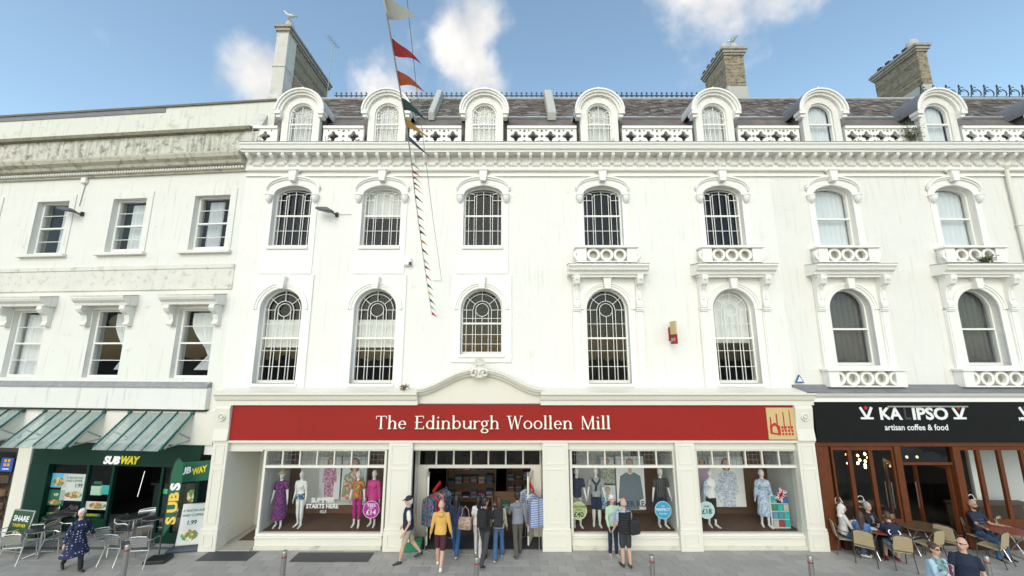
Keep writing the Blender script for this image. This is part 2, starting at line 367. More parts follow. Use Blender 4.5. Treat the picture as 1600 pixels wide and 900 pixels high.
for i, cx in enumerate(BAYS):
    rt = rootof(i)
    b1 = {0: (6.0, 6.95, BL), 1: (6.0, 6.95, BL), 4: (6.15, 7.98, BL)}.get(i)
    if i < 5: window(rt, cx, F1Z[i], 7.98, 1.42, .71, 'f1', blind=b1)
    else: window(rt, cx, F1Z[i], 7.98, 1.42, .71, 'plain', blind=(F1Z[i], 7.95, DKB))
    if i < 5: window(rt, cx, 9.5, 11.74, 1.38, .33, 'f2', blind=(10.65, 11.7, BL) if i == 1 else None)
    else: window(rt, cx, 9.5, 11.74, 1.38, .33, 'plain', blind=(9.5, 11.7, BLB))
for i in (1, 2, 3):                                     # lit tubes on the first-floor ceiling
    t = empty('strip_light', (BAYS[i] + .3, 1.6, 8.3), R(35), 'lit fluorescent tube on the ceiling behind the %s arched window' % ('second', 'centre', 'hooded')[i - 1], 'ceiling light')
    MB().box(-.6, .6, -.05, .05, .03, .07).build('batten', WHITE, t)
    MB().tube([(-.58, 0, 0), (.58, 0, 0)], .018).build('tube', mat('lit_tube', (1, 1, .9), .5, 0, emit=((1, .97, .8), 5)), t)
# ---- surrounds
KEY = [(-.1, 0), (.1, 0), (.15, .42), (-.15, .42)]
for i, cx in enumerate(BAYS):
    rt = rootof(i)
    # second floor: flat strips, segmental hood mould, keystone, corbel heads
    s = MB()
    s.plate(arch(cx, 9.38 if i > 2 else 8.5, 12.0, 1.82, .42), [arch(cx, 9.5, 11.74, 1.38, .33)], -.035, .01)
    s.box(cx - .72, cx + .72, -.09, .05, 9.38, 9.5)
    sur = s.build('window_surround', WHITE, rt, bevel=.008)
    h = MB(); n = 18; zs = 11.62
    pa = [(cx + .91 * math.cos(math.pi * k / n), zs + .42 * math.sin(math.pi * k / n)) for k in range(n + 1)]
    strip(h, pa[::-1], .06, -.12, -.03); strip(h, [(a, b - .06) for a, b in pa[::-1]], .055, -.08, -.03)
    h.build('hood_mould', WHITE, sur)
    MB().plate([(cx + a, 11.86 + b * .95) for a, b in KEY], [], -.22, -.04).plate([(cx - .2, 12.245), (cx + .2, 12.245), (cx + .2, 12.3), (cx - .2, 12.3)], [], -.25, -.04).build('keystone', WHITE, sur, bevel=.012)
    for sx in (-1, 1):
        c = MB(); c.lathe([(.02, -.2), (.09, -.13), (.125, -.03), (.12, .05), (.14, .06), (.14, .1), (.02, .1)], (cx + sx * .82, -.07, 11.28), 14); c.build('corbel', WHITE, sur, smooth=True)
    # first floor
    s = MB()
    if i < 3:
        s.plate([(cx - 1.02, 4.66 if i != 2 else 5.5), (cx + 1.02, 4.66 if i != 2 else 5.5), (cx + 1.02, 8.48), (cx - 1.02, 8.48)], [arch(cx, F1Z[i], 7.98, 1.42, .71)], -.05, .01)
        s.box(cx - .85, cx - .4, -.056, -.04, 8.28, 8.3); s.box(cx + .4, cx + .85, -.056, -.04, 8.28, 8.3)
    else:
        s.plate(arch(cx, 4.66, 8.4, 2.0, .02), [arch(cx, F1Z[i], 7.98, 1.42, .71)], -.05, .01)
        for sx in (-1, 1):
            s.box(cx + sx * 1.06 - .13, cx + sx * 1.06 + .13, -.11, .0, 4.66, 7.3); s.box(cx + sx * 1.06 - .09, cx + sx * 1.06 + .09, -.135, -.1, 4.8, 7.2)
    sur = s.build('window_surround', WHITE, rt, bevel=.008)
    h = MB(); n = 24; zs = 7.27
    for ro, w_, yo in ((.73, .08, -.06), (.81, .07, -.085), (.88, .04, -.11)):
        h.ring(cx, zs, ro + w_, ro, yo, -.04, 0, 180, 24)
    h.build('archivolt', WHITE, sur)
    MB().plate([(cx + a * .95, 7.95 + b * 1.05) for a, b in KEY], [], -.24, -.04).build('keystone', WHITE, sur, bevel=.012)
    sl = MB().box(cx - .78, cx + .78, -.1, .18, F1Z[i] - .1, F1Z[i]); sl.build('sill', WHITE, sur, bevel=.01)
# ---- hoods with consoles, pierced balconettes
def balconette(rt, cx, z0, z1, hw):
    b = MB(); b.box(cx - hw - .06, cx + hw + .06, -.36, .0, z1 - .07, z1); b.box(cx - hw, cx + hw, -.3, 0, z0, z0 + .05)
    for sx in (-1, 1): b.box(cx + sx * (hw - .17) - .17, cx + sx * (hw - .17) + .17, -.3, 0, z0 + .05, z1 - .07)
    o = b.build('balconette', WHITE, rt, bevel=.01)
    zc = (z0 + z1 - .02) / 2; rr = (z1 - z0 - .12) / 2
    for k in range(5):
        MB().ring(cx + (k - 2) * rr * 2.02, zc, rr, rr * .62, -.27, -.17, 0, 360, 20).build('ring', WHITE, o)
    MB().box(cx - hw + .3, cx + hw - .3, -.06, -.052, z0 + .05, z1 - .07).build('back_panel', SHOPW, o)
DRIP = mat('blackened_ledge', (.5, .48, .42), .8, .2, 5, dirt=((.03, .03, .025), 9, .46, .95))
cons = MB()                                             # console bracket, profile in y,z
cons.profx([(0, 1.1), (-.42, 1.1), (-.42, .96), (-.36, .8), (-.22, .72), (-.17, .55), (-.16, .25), (-.2, .12), (-.18, .02), (-.1, 0), (0, 0)], -.1, .1)
cons.profx([(-.05, 1.02), (-.45, 1.02), (-.44, .95), (-.3, .78), (-.2, .6), (-.185, .3), (-.1, .2)], -.045, .045)
cons.box(-.13, .13, -.2, 0, -.06, 0); cons.box(-.12, .12, -.17, 0, -.11, -.06)
CONS = cons.mesh('console', WHITE, bevel=.008)
for i in range(3, 8):
    cx = BAYS[i]; rt = rootof(i)
    b = MB(); b.profx([(0, 8.42), (-.36, 8.42), (-.38, 8.5), (-.46, 8.56), (-.52, 8.66), (-.56, 8.68), (-.56, 8.735), (0, 8.8)], cx - 1.34, cx + 1.34)
    b.box(cx - 1.2, cx + 1.2, -.3, 0, 8.34, 8.42)
    for k in range(38): b.box(cx - 1.28 + k * .0685, cx - 1.245 + k * .0685, -.5, -.4, 8.545, 8.585)
    ho = b.build('window_hood', WHITE, rt)
    MB().profx([(0, 8.803), (-.565, 8.738), (-.565, 8.755), (-.5, 8.775), (0, 8.83)], cx - 1.345, cx + 1.345).build('ledge_top', DRIP, ho)
    for sx in (-1, 1): inst(CONS, 'console', ho, (cx + sx * 1.06, -.005, 7.3))
    balconette(rt, cx, 8.85, 9.42, 1.03)
    if i > 4: balconette(rt, cx, 4.72, 5.3, 1.25)
# ---- main cornice
mod = MB(); mod.profx([(0, .3), (-.3, .3), (-.3, .22), (-.25, .16), (-.13, .1), (-.08, 0), (0, 0)], -.055, .055)
MOD = mod.mesh('modillion', WHITE)
for rt, x0, x1 in ((main, XL, SPLIT), (cafe_b, SPLIT + .004, XR)):
    b = MB()
    b.profx([(0, 12.1), (-.06, 12.1), (-.06, 12.16), (0, 12.16)], x0, x1); b.profx([(.1, 12.3), (-.1, 12.3), (-.12, 12.36), (-.1, 12.4), (-.1, 12.9), (.1, 12.9)], x0, x1)
    b.profx([(.1, 12.84), (-.43, 12.84), (-.43, 12.9), (-.5, 12.93), (-.53, 13.04), (-.57, 13.08), (-.57, 13.13), (.1, 13.14)], x0, x1)
    co = b.build('cornice', WHITE, rt)
    MB().profx([(.1, 13.145), (-.58, 13.135), (-.58, 13.16), (0, 13.3), (.1, 13.3)], x0, x1).build('cornice_ledge', mat('weathered_lead_ledge', (.36, .35, .32), .8, .25, 4, dirt=((.12, .12, .09), 6, .55, .7)), co)
    n = int((x1 - x0) / .42)
    for k in range(n): inst(MOD, 'modillion', co, (x0 + .2 + k * .42, -.1, 12.54))
    d = MB()
    for k in range(int((x1 - x0) / .105)):
        if k % 4: d.ring(x0 + .2 + k * .105, 12.5, .045, .022, -.16, -.1, 0, 360, 8)
    tag(d.build('bead_course', WHITE, co), kind='stuff')
# ---- parapet, dormers, roof
SCALE_Q = .19
def quatre(cx, cz, r):
    return [(cx + r * (1 + .28 * math.cos(4 * a)) * math.cos(a), cz + r * (1 + .28 * math.cos(4 * a)) * math.sin(a)) for a in [2 * math.pi * k / 24 for k in range(24)]]
def circ(cx, cz, r, n=10): return [(cx + r * math.cos(2 * math.pi * k / n), cz + r * math.sin(2 * math.pi * k / n)) for k in range(n)]
DX = BAYS
edges = [XL] + [v for c in DX for v in (c - .84, c + .84)] + [XR]
for k in range(0, len(edges), 2):
    a, b = edges[k] + .01, edges[k + 1] - .01
    if b - a < .3: continue
    rt = main if (a + b) / 2 < SPLIT else cafe_b
    hs = []; n = max(1, int((b - a) / .52)); st = (b - a) / n
    for j in range(n):
        hs.append(quatre(a + st * (j + .5), 13.72, .165))
        if j: hs += [circ(a + st * j, 13.72, .055), circ(a + st * j, 13.93, .05), circ(a + st * j, 13.52, .05)]
        hs += [circ(a + st * (j + .25), 13.95, .035), circ(a + st * (j + .75), 13.95, .035), circ(a + st * (j + .25), 13.49, .035), circ(a + st * (j + .75), 13.49, .035)]
    p = MB().plate([(a, 13.36), (b, 13.36), (b, 14.02), (a, 14.02)], hs, .02, .14)
    p.box(a, b, -.03, .2, 14.02, 14.12); p.box(a, b, -.05, .22, 13.29, 13.36)
    p.build('parapet', WHITE, rt)
def dormer(rt, cx, plain):
    d = empty('dormer'); d.parent = rt
    s = MB().plate(arch(cx, 13.3, 15.4, 1.4, .7), [arch(cx, 13.42, 15.05, .92, .45)], -.02, .16)
    s.box(cx - .76, cx + .76, -.06, .2, 13.28, 13.42)
    s.build('front', WALLW if not plain else WALLC, d)
    h = MB()
    for ro, ri, y in ((.91, .85, -.24), (.86, .78, -.19), (.8, .7, -.12)): h.ring(cx, 14.63, ro, ri, y, .1, 0, 180, 28)
    h.lathe([(.14, 0), (.09, .07), (.02, .16)], (cx, -.1, 15.5), 8)
    for sx in (-1, 1): h.box(cx + sx * .8 - .11, cx + sx * .8 + .11, -.22, .1, 14.5, 14.63); h.box(cx + sx * .78 - .08, cx + sx * .78 + .08, -.16, .1, 14.39, 14.5)
    h.build('arched_hood', WHITE, d)
    r = MB(); r.ring(cx, 14.63, .925, .885, -.22, 2.1, 0, 180, 28); r.build('lead_roof', LEAD if plain else mat('painted_lead', (.62, .62, .6), .6, .15, 3, dirt=((.3, .3, .27), 3, .5, .6)), d)
    for sx in (-1, 1): MB().box(cx + sx * .7 - .04, cx + sx * .7 + .04, .16, 1.9, 13.3, 14.7).build('cheek', SLATE, d)
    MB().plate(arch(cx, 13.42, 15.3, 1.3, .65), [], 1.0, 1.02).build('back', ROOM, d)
    f = window(d, cx, 13.42, 15.05, .92, .45, 'plain' if plain else 'dm', y=.06, blind=(13.42, 15.04, BLB if plain else BL))
for i, cx in enumerate(DX): dormer(rootof(i), cx, i > 4)
RY, RZ = 2.1, 16.75
random.seed(3)
for rt, x0, x1 in ((main, XL + .3, 9.75), (cafe_b, 9.75, XR)):
    b = MB()
    b.profx([(.3, 13.2), (.45, 14.5), (.75, 14.95), (RY, RZ), (RY + .1, RZ), (6, 15.2), (6, 13.2)], x0, x1)
    rf = b.build('roof', SLATE, rt)
    s = MB()
    A, B = Vector((.72, 14.97)), Vector((RY, RZ)); ln = (B - A).length; t = (B - A) / ln; nn = Vector((-t.y, t.x))
    rows = int(ln / .15)
    for k in range(rows):
        x = x0 - random.random() * .25
        while x < x1:
            w = random.uniform(.2, .32); xe = min(x + w - .008, x1); xs = max(x, x0)
            if xe > xs:
                lift = random.uniform(.015, .04); d0 = k * .15 - random.uniform(0, .012)
                p0 = A + t * d0 + nn * lift; p1 = A + t * (d0 + .21) + nn * .004
                q0 = A + t * d0
                s.add([(xs, p0.x, p0.y), (xe, p0.x, p0.y + random.uniform(-.006, .006)), (xe, p1.x, p1.y), (xs, p1.x, p1.y), (xs, q0.x, q0.y), (xe, q0.x, q0.y)], [(0, 1, 2, 3), (4, 5, 1, 0)], random.choice((0, 0, 1, 2, 3)))
            x += w
    tag(s.build('slates', [SLATE, mat('slate_brown', (.16, .115, .09), .8, .5, 3, dirt=((.3, .26, .15), 7, .55, .6)), mat('slate_grey', (.25, .235, .215), .75, .4, 3), mat('slate_dark', (.085, .075, .07), .75, .4, 3)], rf), kind='stuff')
    b = MB(); b.profx([(.68, 14.86), (.62, 14.9), (.74, 15.03), (.8, 15.0)], x0, x1); b.tube([(x0, RY, RZ + .03), (x1, RY, RZ + .03)], .07, 8)
    b.build('lead_flashing', mat('pale_lead', (.4, .41, .42), .6, .2, 3), rf)
    if rt is main:
        c = MB(); x = x0 + 1.6
        while x < 9.4:
            c.box(x - .012, x + .012, RY - .012, RY + .012, RZ + .08, RZ + .3); c.bar(x - .085, RZ + .2, x + .085, RZ + .2, .035, RY - .012, RY + .013)
            c.plate([(x, RZ + .38), (x - .05, RZ + .3), (x, RZ + .25), (x + .05, RZ + .3)], [], RY - .011, RY + .011); c.ring(x + .11, RZ + .1, .1, .075, RY - .01, RY + .01, 0, 180, 8)
            x += .22
        c.build('ridge_cresting', BLACK, rf)
        for px, w in ((683, .24), (858, .34)):           # party upstands on the roof slope
            X = P(px, 170, 1.5)[0]
            MB().profx([(.55, 14.7), (.42, 15.0), (1.85, 17.05), (2.3, 17.1), (2.3, 16.4)], X - w / 2, X + w / 2).build('roof_upstand', CEMENT, rf, bevel=.03)
    else:
        c = MB(); x = 17.9
        while x < XR:
            c.bar(x, RZ + .05, x + .12, RZ + .62, .03, RY - .012, RY + .012); c.ring(x + .3, RZ + .3, .2, .17, RY - .011, RY + .011, -40, 200, 12); c.ring(x + .25, RZ + .5, .12, .095, RY - .01, RY + .01, 60, 300, 10)
            c.plate([(x + .12, RZ + .74), (x + .07, RZ + .64), (x + .12, RZ + .58), (x + .17, RZ + .64)], [], RY - .012, RY + .012)
            x += .56
        c.bar(17.8, RZ + .12, XR, RZ + .12, .03, RY - .02, RY + .02); c.build('ridge_cresting', BLACK, rf)
# ---- chimneys
def chimney(rt, x0, x1, y0, y1, zb, zt, zr, front=None, pots=(), dome=None):
    c = MB().box(x0, x1, y0, y1, zr, zt).build('chimney', BRICK, rt)
    MB().box(x0 - .03, x1 + .03, y0 - .03, y1 + .03, zb, zr).build('chimney_base', CEMENT if front is None else front, c, bevel=.01)
    k = MB()
    for o, a, b in ((.05, 0, .1), (.1, .1, .24), (.15, .24, .34), (.1, .34, .4)): k.box(x0 - o, x1 + o, y0 - o, y1 + o, zt + a, zt + b)
    k.build('cap', mat('cap_stone', (.36, .33, .28), .85, .2, 4, dirt=((.08, .07, .05), 6, .52, .7)), c)
    for px_, py_, r in pots:
        MB().lathe([(r, 0), (r, .12), (r * .95, .25), (r * .75, .4), (r * .4, .5), (.02, .53)], (px_, py_, zt + .4), 16).build('flue_cowl', CEMENT, c, smooth=True)
    n = int((y1 - y0) / .42)
    t = MB()
    for j in range(n): t.box(x0 - .12, x0 + .1, y0 + .3 + j * .42, y0 + .5 + j * .42, zt + .4, zt + .5)
    t.build('flue_vents', BLACK, c)
    return c
cl = chimney(main, -9.82, -9.41, 1.06, 4.5, 13.6, 19.05, 17.6, pots=((-9.6, 1.35, .2),))
b = MB(); b.box(-9.87, -9.37, 1.0, 1.6, 13.2, 19.05); b.profx([(0.02, 13.2), (.02, 14.0), (1.0, 16.2), (1.0, 13.2)], -9.9, -9.4); b.box(-9.9, -9.35, .97, 1.63, 17.45, 17.52)
b.build('chimney_breast', mat('weathered_chimney_paint', (.6, .58, .53), .8, .1, 3, dirt=((.3, .28, .22), 2.5, .55, .6), streak=((.35, .33, .27), .55, .5)), cl, bevel=.01)
MB().profx([(1.6, 13.2), (1.6, 17.5), (4.5, 17.3), (4.5, 13.2)], -9.355, -9.33).build('rust_stained_side', mat('rusty_render', (.3, .2, .13), .9, .3, 2, dirt=((.15, .1, .07), 3, .5, .7), streak=((.45, .42, .36), .5, .6)), cl)
chimney(main, 10.08, 10.98, 3.0, 4.8, 15.0, 19.75, 18.1, pots=((10.3, 3.3, .22), (10.76, 3.3, .22)))
chimney(cafe_b, 19.25, 19.72, 3.0, 5.1, 15.0, 19.95, 18.2, pots=((19.48, 3.3, .26),))
# ---- shopfront of the terrace
def SX(px, y=780, Y=-.3): return P(px, y, Y)[0]
def SZ(py, Y=-.3): return P(800, py, Y)[1]
PIL = [(SX(326), SX(350)), (SX(605), SX(643)), (SX(848), SX(889)), (SX(1058), SX(1089)), (SX(1252), SX(1280))]
zf0, zf1, zlo = SZ(687), SZ(632), SZ(703)
front = MB(); front.box(PIL[0][0], PIL[4][1], -.3, .02, zlo, zf0 - .03); fr = front.build('shopfront', SHOPW, main, bevel=.01)
MB().box(SX(354, 660), SX(1246, 660), -.4, -.28, zf0, zf1).build('fascia', RED, fr)
for px_ in (472, 620, 770, 925, 1080): MB().box(SX(px_, 660) - .004, SX(px_, 660) + .004, -.402, -.39, zf0 + .004, zf1 - .004).build('fascia_seam', mat('fascia_seam_red', (.16, .012, .01), .6), fr)
MB().box(SX(1195, 660), SX(1245, 660), -.425, -.38, zf0 + .03, zf1 - .08).build('logo_panel', GOLD, fr)
b = MB()
for sx0, sx1 in ((PIL[0][0] - .05, SX(648)), (SX(846), PIL[4][1] + .1)):
    b.profx([(0, zf1 + .0), (-.46, zf1), (-.46, zf1 + .14), (-.52, zf1 + .17), (-.56, zf1 + .3), (-.62, zf1 + .33), (-.62, zf1 + .4), (-.1, zf1 + .5), (0, zf1 + .5)], sx0, sx1)
b.box(PIL[0][0], PIL[4][1], -.44, 0, zf0 - .06, zf0)
b.build('shop_cornice', SHOPW, fr)
xa, xb = SX(646), SX(848); xm = (xa + xb) / 2; n = 36; H = .6
path = [(xa + (xb - xa) * k / n, zf1 + .3 + H * (1 - (1 - math.sin(math.pi * k / n) ** 2) ** 1.25)) for k in range(n + 1)]
MB().plate([(xa, zf1 + .03), (xb, zf1 + .03)] + [(x, z + .05) for x, z in path[::-1]], [], -.3, .0).build('pediment', SHOPW, fr)
b = MB(); strip(b, path, .1, -.42, -.1); strip(b, [(x, z + .1) for x, z in path], .07, -.54, -.1); strip(b, [(x, z + .17) for x, z in path], .05, -.6, -.1)
b.build('pediment_moulding', SHOPW, fr)
b = MB()
for sx in (-1, 1):
    sp = [(xm + sx * (.15 + (.16 - .0085 * k) * math.cos(.42 * k) * -1), -.58, zf1 + .98 + (.16 - .0085 * k) * math.sin(.42 * k)) for k in range(18)]
    b.tube(sp, .045, 6); b.tube([(xm + sx * .12, -.55, zf1 + 1.02), (xm + sx * .1, -.55, zf1 + 1.2), (xm + sx * .04, -.55, zf1 + 1.3)], .05, 6)
for k in range(9):
    a = R(20 * k + 10); b.tube([(xm, -.56, zf1 + 1.22), (xm + .2 * math.cos(a), -.58, zf1 + 1.26 + .2 * math.sin(a))], [.02, .035], 6)
b.box(xm - .12, xm + .12, -.56, -.3, zf1 + .85, zf1 + 1.25)
b.build('scroll_ornament', SHOPW, fr, smooth=True)
for a, c in PIL:
    b = MB(); w = c - a; b.box(a, c, -.42, 0, .0, zf0 - .06); b.box(a - .03, c + .03, -.46, 0, 0, .55); b.box(a - .02, c + .02, -.45, 0, .55, .62)
    pl = b.build('pilaster', SHOPW, fr, bevel=.012)
    for z0, z1 in ((.12, .48), (.75, 2.3), (2.42, 3.0)):
        MB().plate([(a + .08, z0), (c - .08, z0), (c - .08, z1), (a + .08, z1)], [[(a + .12, z0 + .04), (c - .12, z0 + .04), (c - .12, z1 - .04), (a + .12, z1 - .04)]], -.475 if z0 < .5 else -.435, -.41).build('panel_moulding', SHOPW, pl)
for a, c in (PIL[0], PIL[4]):                           # scrolled blocks beside the fascia
    b = MB(); b.profx([(0, zf0), (-.5, zf0), (-.46, zf0 + .35), (-.52, zf1 - .1), (-.5, zf1 - .003), (0, zf1 - .003)], a, c); b.ring((a + c) / 2, zf1 - .35, .12, .08, -.54, -.44); b.ring((a + c) / 2, zf1 - .35, .05, .0, -.55, -.44, n=12)
    b.build('fascia_block', SHOPW, fr, bevel=.01)
# serif lettering
def glyphs(mb, textline, x, z, h, y0, y1):
    T, t = .112 * h, .042 * h; X = .64 * h
    yy0 = [y0]
    def nx(): yy0[0] -= .0004; return yy0[0]
    def stem(xx, a, b, w=T, s0=True, s1=True):
        mb.plate([(xx, a), (xx + w, a), (xx + w, b), (xx, b)], [], nx(), y1)
        if s0: mb.plate([(xx - .07 * h, a), (xx + w + .07 * h, a), (xx + w + .07 * h, a + .04 * h), (xx - .07 * h, a + .04 * h)], [], nx(), y1)
        if s1: mb.plate([(xx - .08 * h, b - .07 * h), (xx, b - .045 * h), (xx + w, b), (xx, b)], [], nx(), y1)
    def bowl(cx, cz, rx, rz, a0=0, a1=360, n=22):
        v = []; f = []; full = a1 - a0 >= 360; k = n if full else n + 1; y0 = nx()
        for i in range(k):
            a = R(a0 + (a1 - a0) * i / n); c, s = math.cos(a), math.sin(a)
            o = (cx + rx * c, cz + rz * s); q = (cx + (rx - T * .95) * c, cz + (rz - t) * s)
            v += [(o[0], y0, o[1]), (q[0], y0, q[1]), (q[0], y1, q[1]), (o[0], y1, o[1])]
        for i in range(n):
            a = 4 * i; b = 4 * ((i + 1) % k)
            for j in range(4): f.append((a + j, a + (j + 1) % 4, b + (j + 1) % 4, b + j))
        mb.add(v, f)
    def hbar(xa, xb, zz, tt=t): mb.plate([(xa, zz), (xb, zz), (xb, zz + tt), (xa, zz + tt)], [], nx(), y1)
    def diag(xa, za, xb, zb, w):
        mb.plate([(xa, za), (xa + w, za), (xb + w, zb), (xb, zb)], [], nx(), y1)
    for ch in textline:
        if ch == ' ': x += .52 * h; continue
        zb = z
        if ch == 'T': stem(x + .3 * h, zb, zb + h, s1=False); hbar(x, x + .74 * h, zb + h - t); hbar(x, x + t, zb + .78 * h, .22 * h); hbar(x + .74 * h - t, x + .74 * h, zb + .78 * h, .22 * h); adv = .78
        elif ch in 'hn':
            stem(x + .06 * h, zb, zb + (1.05 * h if ch == 'h' else X)); bowl(x + .33 * h, zb + X * .62, .24 * h, X * .38, 0, 165, 12); stem(x + .57 * h - T, zb, zb + X * .64, s1=False); adv = .68
        elif ch == 'u': stem(x + .06 * h, zb + .15 * h, zb + X, s0=False); bowl(x + .3 * h, zb + X * .36, .24 * h, X * .36, 180, 350, 12); stem(x + .52 * h, zb, zb + X); adv = .7
        elif ch == 'e': bowl(x + .28 * h, zb + X / 2, .27 * h, X / 2, 0, 318); hbar(x + .1 * h, x + .54 * h, zb + X * .52); adv = .59
        elif ch == 'o': bowl(x + .31 * h, zb + X / 2, .3 * h, X / 2); adv = .65
        elif ch == 'E':
            stem(x + .08 * h, zb, zb + h, s0=False, s1=False)
            for zz, e in ((0, .62), (.49, .5), (1 - t / h, .6)): hbar(x, x + e * h, zb + zz * h)
            hbar(x + .58 * h, x + .63 * h, zb, .2 * h); hbar(x + .56 * h, x + .6 * h, zb + .8 * h, .2 * h); adv = .7
        elif ch in 'db':
            stem(x + (.46 * h if ch == 'd' else .06 * h), zb, zb + 1.05 * h, s0=ch == 'd'); bowl(x + (.3 if ch == 'd' else .34) * h, zb + X / 2, .28 * h, X / 2); adv = .68
        elif ch == 'i': stem(x + .07 * h, zb, zb + X); bowl(x + .07 * h + T / 2, zb + .87 * h, T * .6, T * .6, n=10); adv = .31
        elif ch == 'l': stem(x + .07 * h, zb, zb + 1.05 * h); adv = .31
        elif ch == 'r': stem(x + .06 * h, zb, zb + X); bowl(x + .36 * h, zb + X * .72, .2 * h, X * .27, 40, 170, 8); adv = .47
        elif ch == 'g': bowl(x + .26 * h, zb + X * .64, .23 * h, X * .36); bowl(x + .28 * h, zb - .14 * h, .27 * h, .17 * h); diag(x + .1 * h, zb + .02 * h, x + .16 * h, zb + .2 * h, .07 * h); hbar(x + .42 * h, x + .58 * h, zb + X - t, t); adv = .6
        elif ch == 'W':
            for q in (0, .42): diag(x + (q + .2) * h, zb, x + q * h, zb + h, T); diag(x + (q + .22) * h, zb, x + (q + .46) * h, zb + h, t)
            hbar(x - .08 * h, x + .24 * h, zb + h - .03 * h, .035 * h); hbar(x + .82 * h, x + 1.02 * h, zb + h - .03 * h, .035 * h); adv = 1.02
        elif ch == 'M':
            stem(x + .08 * h, zb, zb + h, t, s1=False); stem(x + .76 * h, zb, zb + h, T, s1=False); diag(x + .42 * h, zb, x + .06 * h, zb + h, T); diag(x + .44 * h, zb, x + .8 * h, zb + h, t); adv = 1.0
        x += adv * h + .045 * h
    return x
lx0, lx1 = SX(588, 660, -.41), SX(955, 660, -.41); lz0, lz1 = SZ(671, -.41), SZ(645, -.41)
adv = glyphs(MB(), 'The Edinburgh Woollen Mill', 0, 0, 1, 0, .1)
hh = (lx1 - lx0) / adv * .86
g = MB(); glyphs(g, 'The Edinburgh Woollen Mill', 0, lz0 + .02, hh, -.45, -.41); g.v = [(lx0 + x_ / .86, y_, z_) for x_, y_, z_ in g.v]; g.build('lettering', CREAMLET, fr)
# red mill drawing on the gold panel
X0 = SX(1203, 660, -.42); Z0 = zf0 + .2; RD = mat('red_print', (.45, .02, .015), .5, .05)
g = MB(); ya, yb = -.431, -.424
for a, b, c, d in ((0, .1, .04, .5), (.2, .12, .24, .6), (.42, .1, .45, .66), (.62, .12, .645, .72)): g.box(X0 + a, X0 + c, ya, yb, Z0 + b, Z0 + d)
g.plate([(X0 - .02, Z0), (X0 + .3, Z0 - .05), (X0 + .3, Z0 + .22), (X0 + .14, Z0 + .34), (X0 - .02, Z0 + .24)], [[(X0 + .05, Z0 + .04), (X0 + .22, Z0 + .02), (X0 + .22, Z0 + .18), (X0 + .13, Z0 + .25), (X0 + .05, Z0 + .19)]], ya - .001, yb)
for k in range(4):
    for j in range(3): g.box(X0 + .34 + k * .1, X0 + .4 + k * .1, ya - .002, yb, Z0 - .04 + j * .1, Z0 + .03 + j * .1)
g.build('mill_logo', RD, fr)
# show windows
ZW0, ZT, ZW1 = SZ(832, -.2), SZ(728, -.2), SZ(704, -.2)
FLOORM = mat('window_floor_boards', (.11, .06, .035), .6, .3, 6); BACKW = mat('white_display_board', (.62, .62, .6), .7, .04, 1)
BACKB = mat('brown_panelling', (.13, .06, .03), .6, .3, 3)
def showwin(x0, x1, n):
    b = MB(); b.box(x0 - .03, x1 + .03, -.27, -.13, ZW0 - .07, ZW0); b.box(x0 - .03, x1 + .03, -.25, -.14, ZT - .045, ZT + .03); b.box(x0 - .03, x1 + .03, -.26, -.14, ZW1, ZW1 + .06)
    for x in (x0, x1): b.box(x - .035, x + .035, -.255, -.145, ZW0, ZW1)
    for k in range(1, n): x = x0 + (x1 - x0) * k / n; b.box(x - .018, x + .018, -.235, -.15, ZT + .03, ZW1)
    w = b.build('shop_window', SHOPW, fr)
    MB().box(x0 + .035, x1 - .035, -.2, -.192, ZW0, ZT - .045).build('pane', GLASS, w)
    for k in range(n): a = x0 + (x1 - x0) * k / n; MB().box(a + .02, a + (x1 - x0) / n - .02, -.2, -.193, ZT + .03, ZW1).build('pane', GLASS, w)
    lt = MB()
    for k in range(1, int((x1 - x0) / .13)): lt.box(x0 + k * .13 - .004, x0 + k * .13 + .004, -.19, -.182, ZT + .03, ZW1)
    for k in range(1, 3): lt.box(x0, x1, -.191, -.181, ZT + .03 + (ZW1 - ZT) * k / 3 - .004, ZT + .03 + (ZW1 - ZT) * k / 3 + .004)
    lt.build('leading', LEAD, w)
    s = MB(); s.box(x0 - .03, x1 + .03, -.3, -.12, .08, ZW0 - .07); s.box(x0 - .03, x1 + .03, -.34, -.12, .3, .36); s.build('stall_riser', SHOPW, w, bevel=.01)
    MB().box(x0 - .03, x1 + .03, -.36, -.12, -.03, .1).build('plinth', SHOPWD, w, bevel=.015)
    MB().box(x0 - .05, x1 + .05, -.12, 1.35, ZW0 - .2, ZW0 - .04).build('window_floor', FLOORM, w)
    MB().box(x0 - .05, x1 + .05, 1.3, 1.36, ZW0 - .04, ZW1 + .3).build('back_wall', BACKB, w)
    MB().box(x0 - .05, x1 + .05, -.12, 1.35, ZW1 + .25, ZW1 + .3).build('ceiling_panel', mat('grey_ceiling', (.4, .4, .38), .8), w)
    MB().box(x0 + .1 * (x1 - x0), x0 + .72 * (x1 - x0), 1.24, 1.29, ZW0 + .25, ZW1 + .1).build('display_board', BACKW, w)
    for x in (x0 - .05, x1 + .02): MB().box(x, x + .03, -.12, 1.3, ZW0 - .04, ZW1 + .25).build('side_wall', BACKW, w)
    return w
W1 = (SX(409, 780, -.2), SX(600, 780, -.2)); W2 = (SX(893, 780, -.2), SX(1056, 780, -.2)); W3 = (SX(1091, 780, -.2), SX(1250, 780, -.2))
sw1, sw2, sw3 = showwin(*W1, 7), showwin(*W2, 6), showwin(*W3, 6)
SKINP = mat('print_skin', (.55, .33, .24), .6, .1, 6); HAIRP = mat('print_hair', (.2, .1, .05), .6, .4, 9)
PINKFL = pattern('print_floral', [(.5, .25, .15), (.1, .3, .3), (.6, .12, .1), (.6, .5, .4), (.2, .35, .15), (.6, .3, .25)], 16)
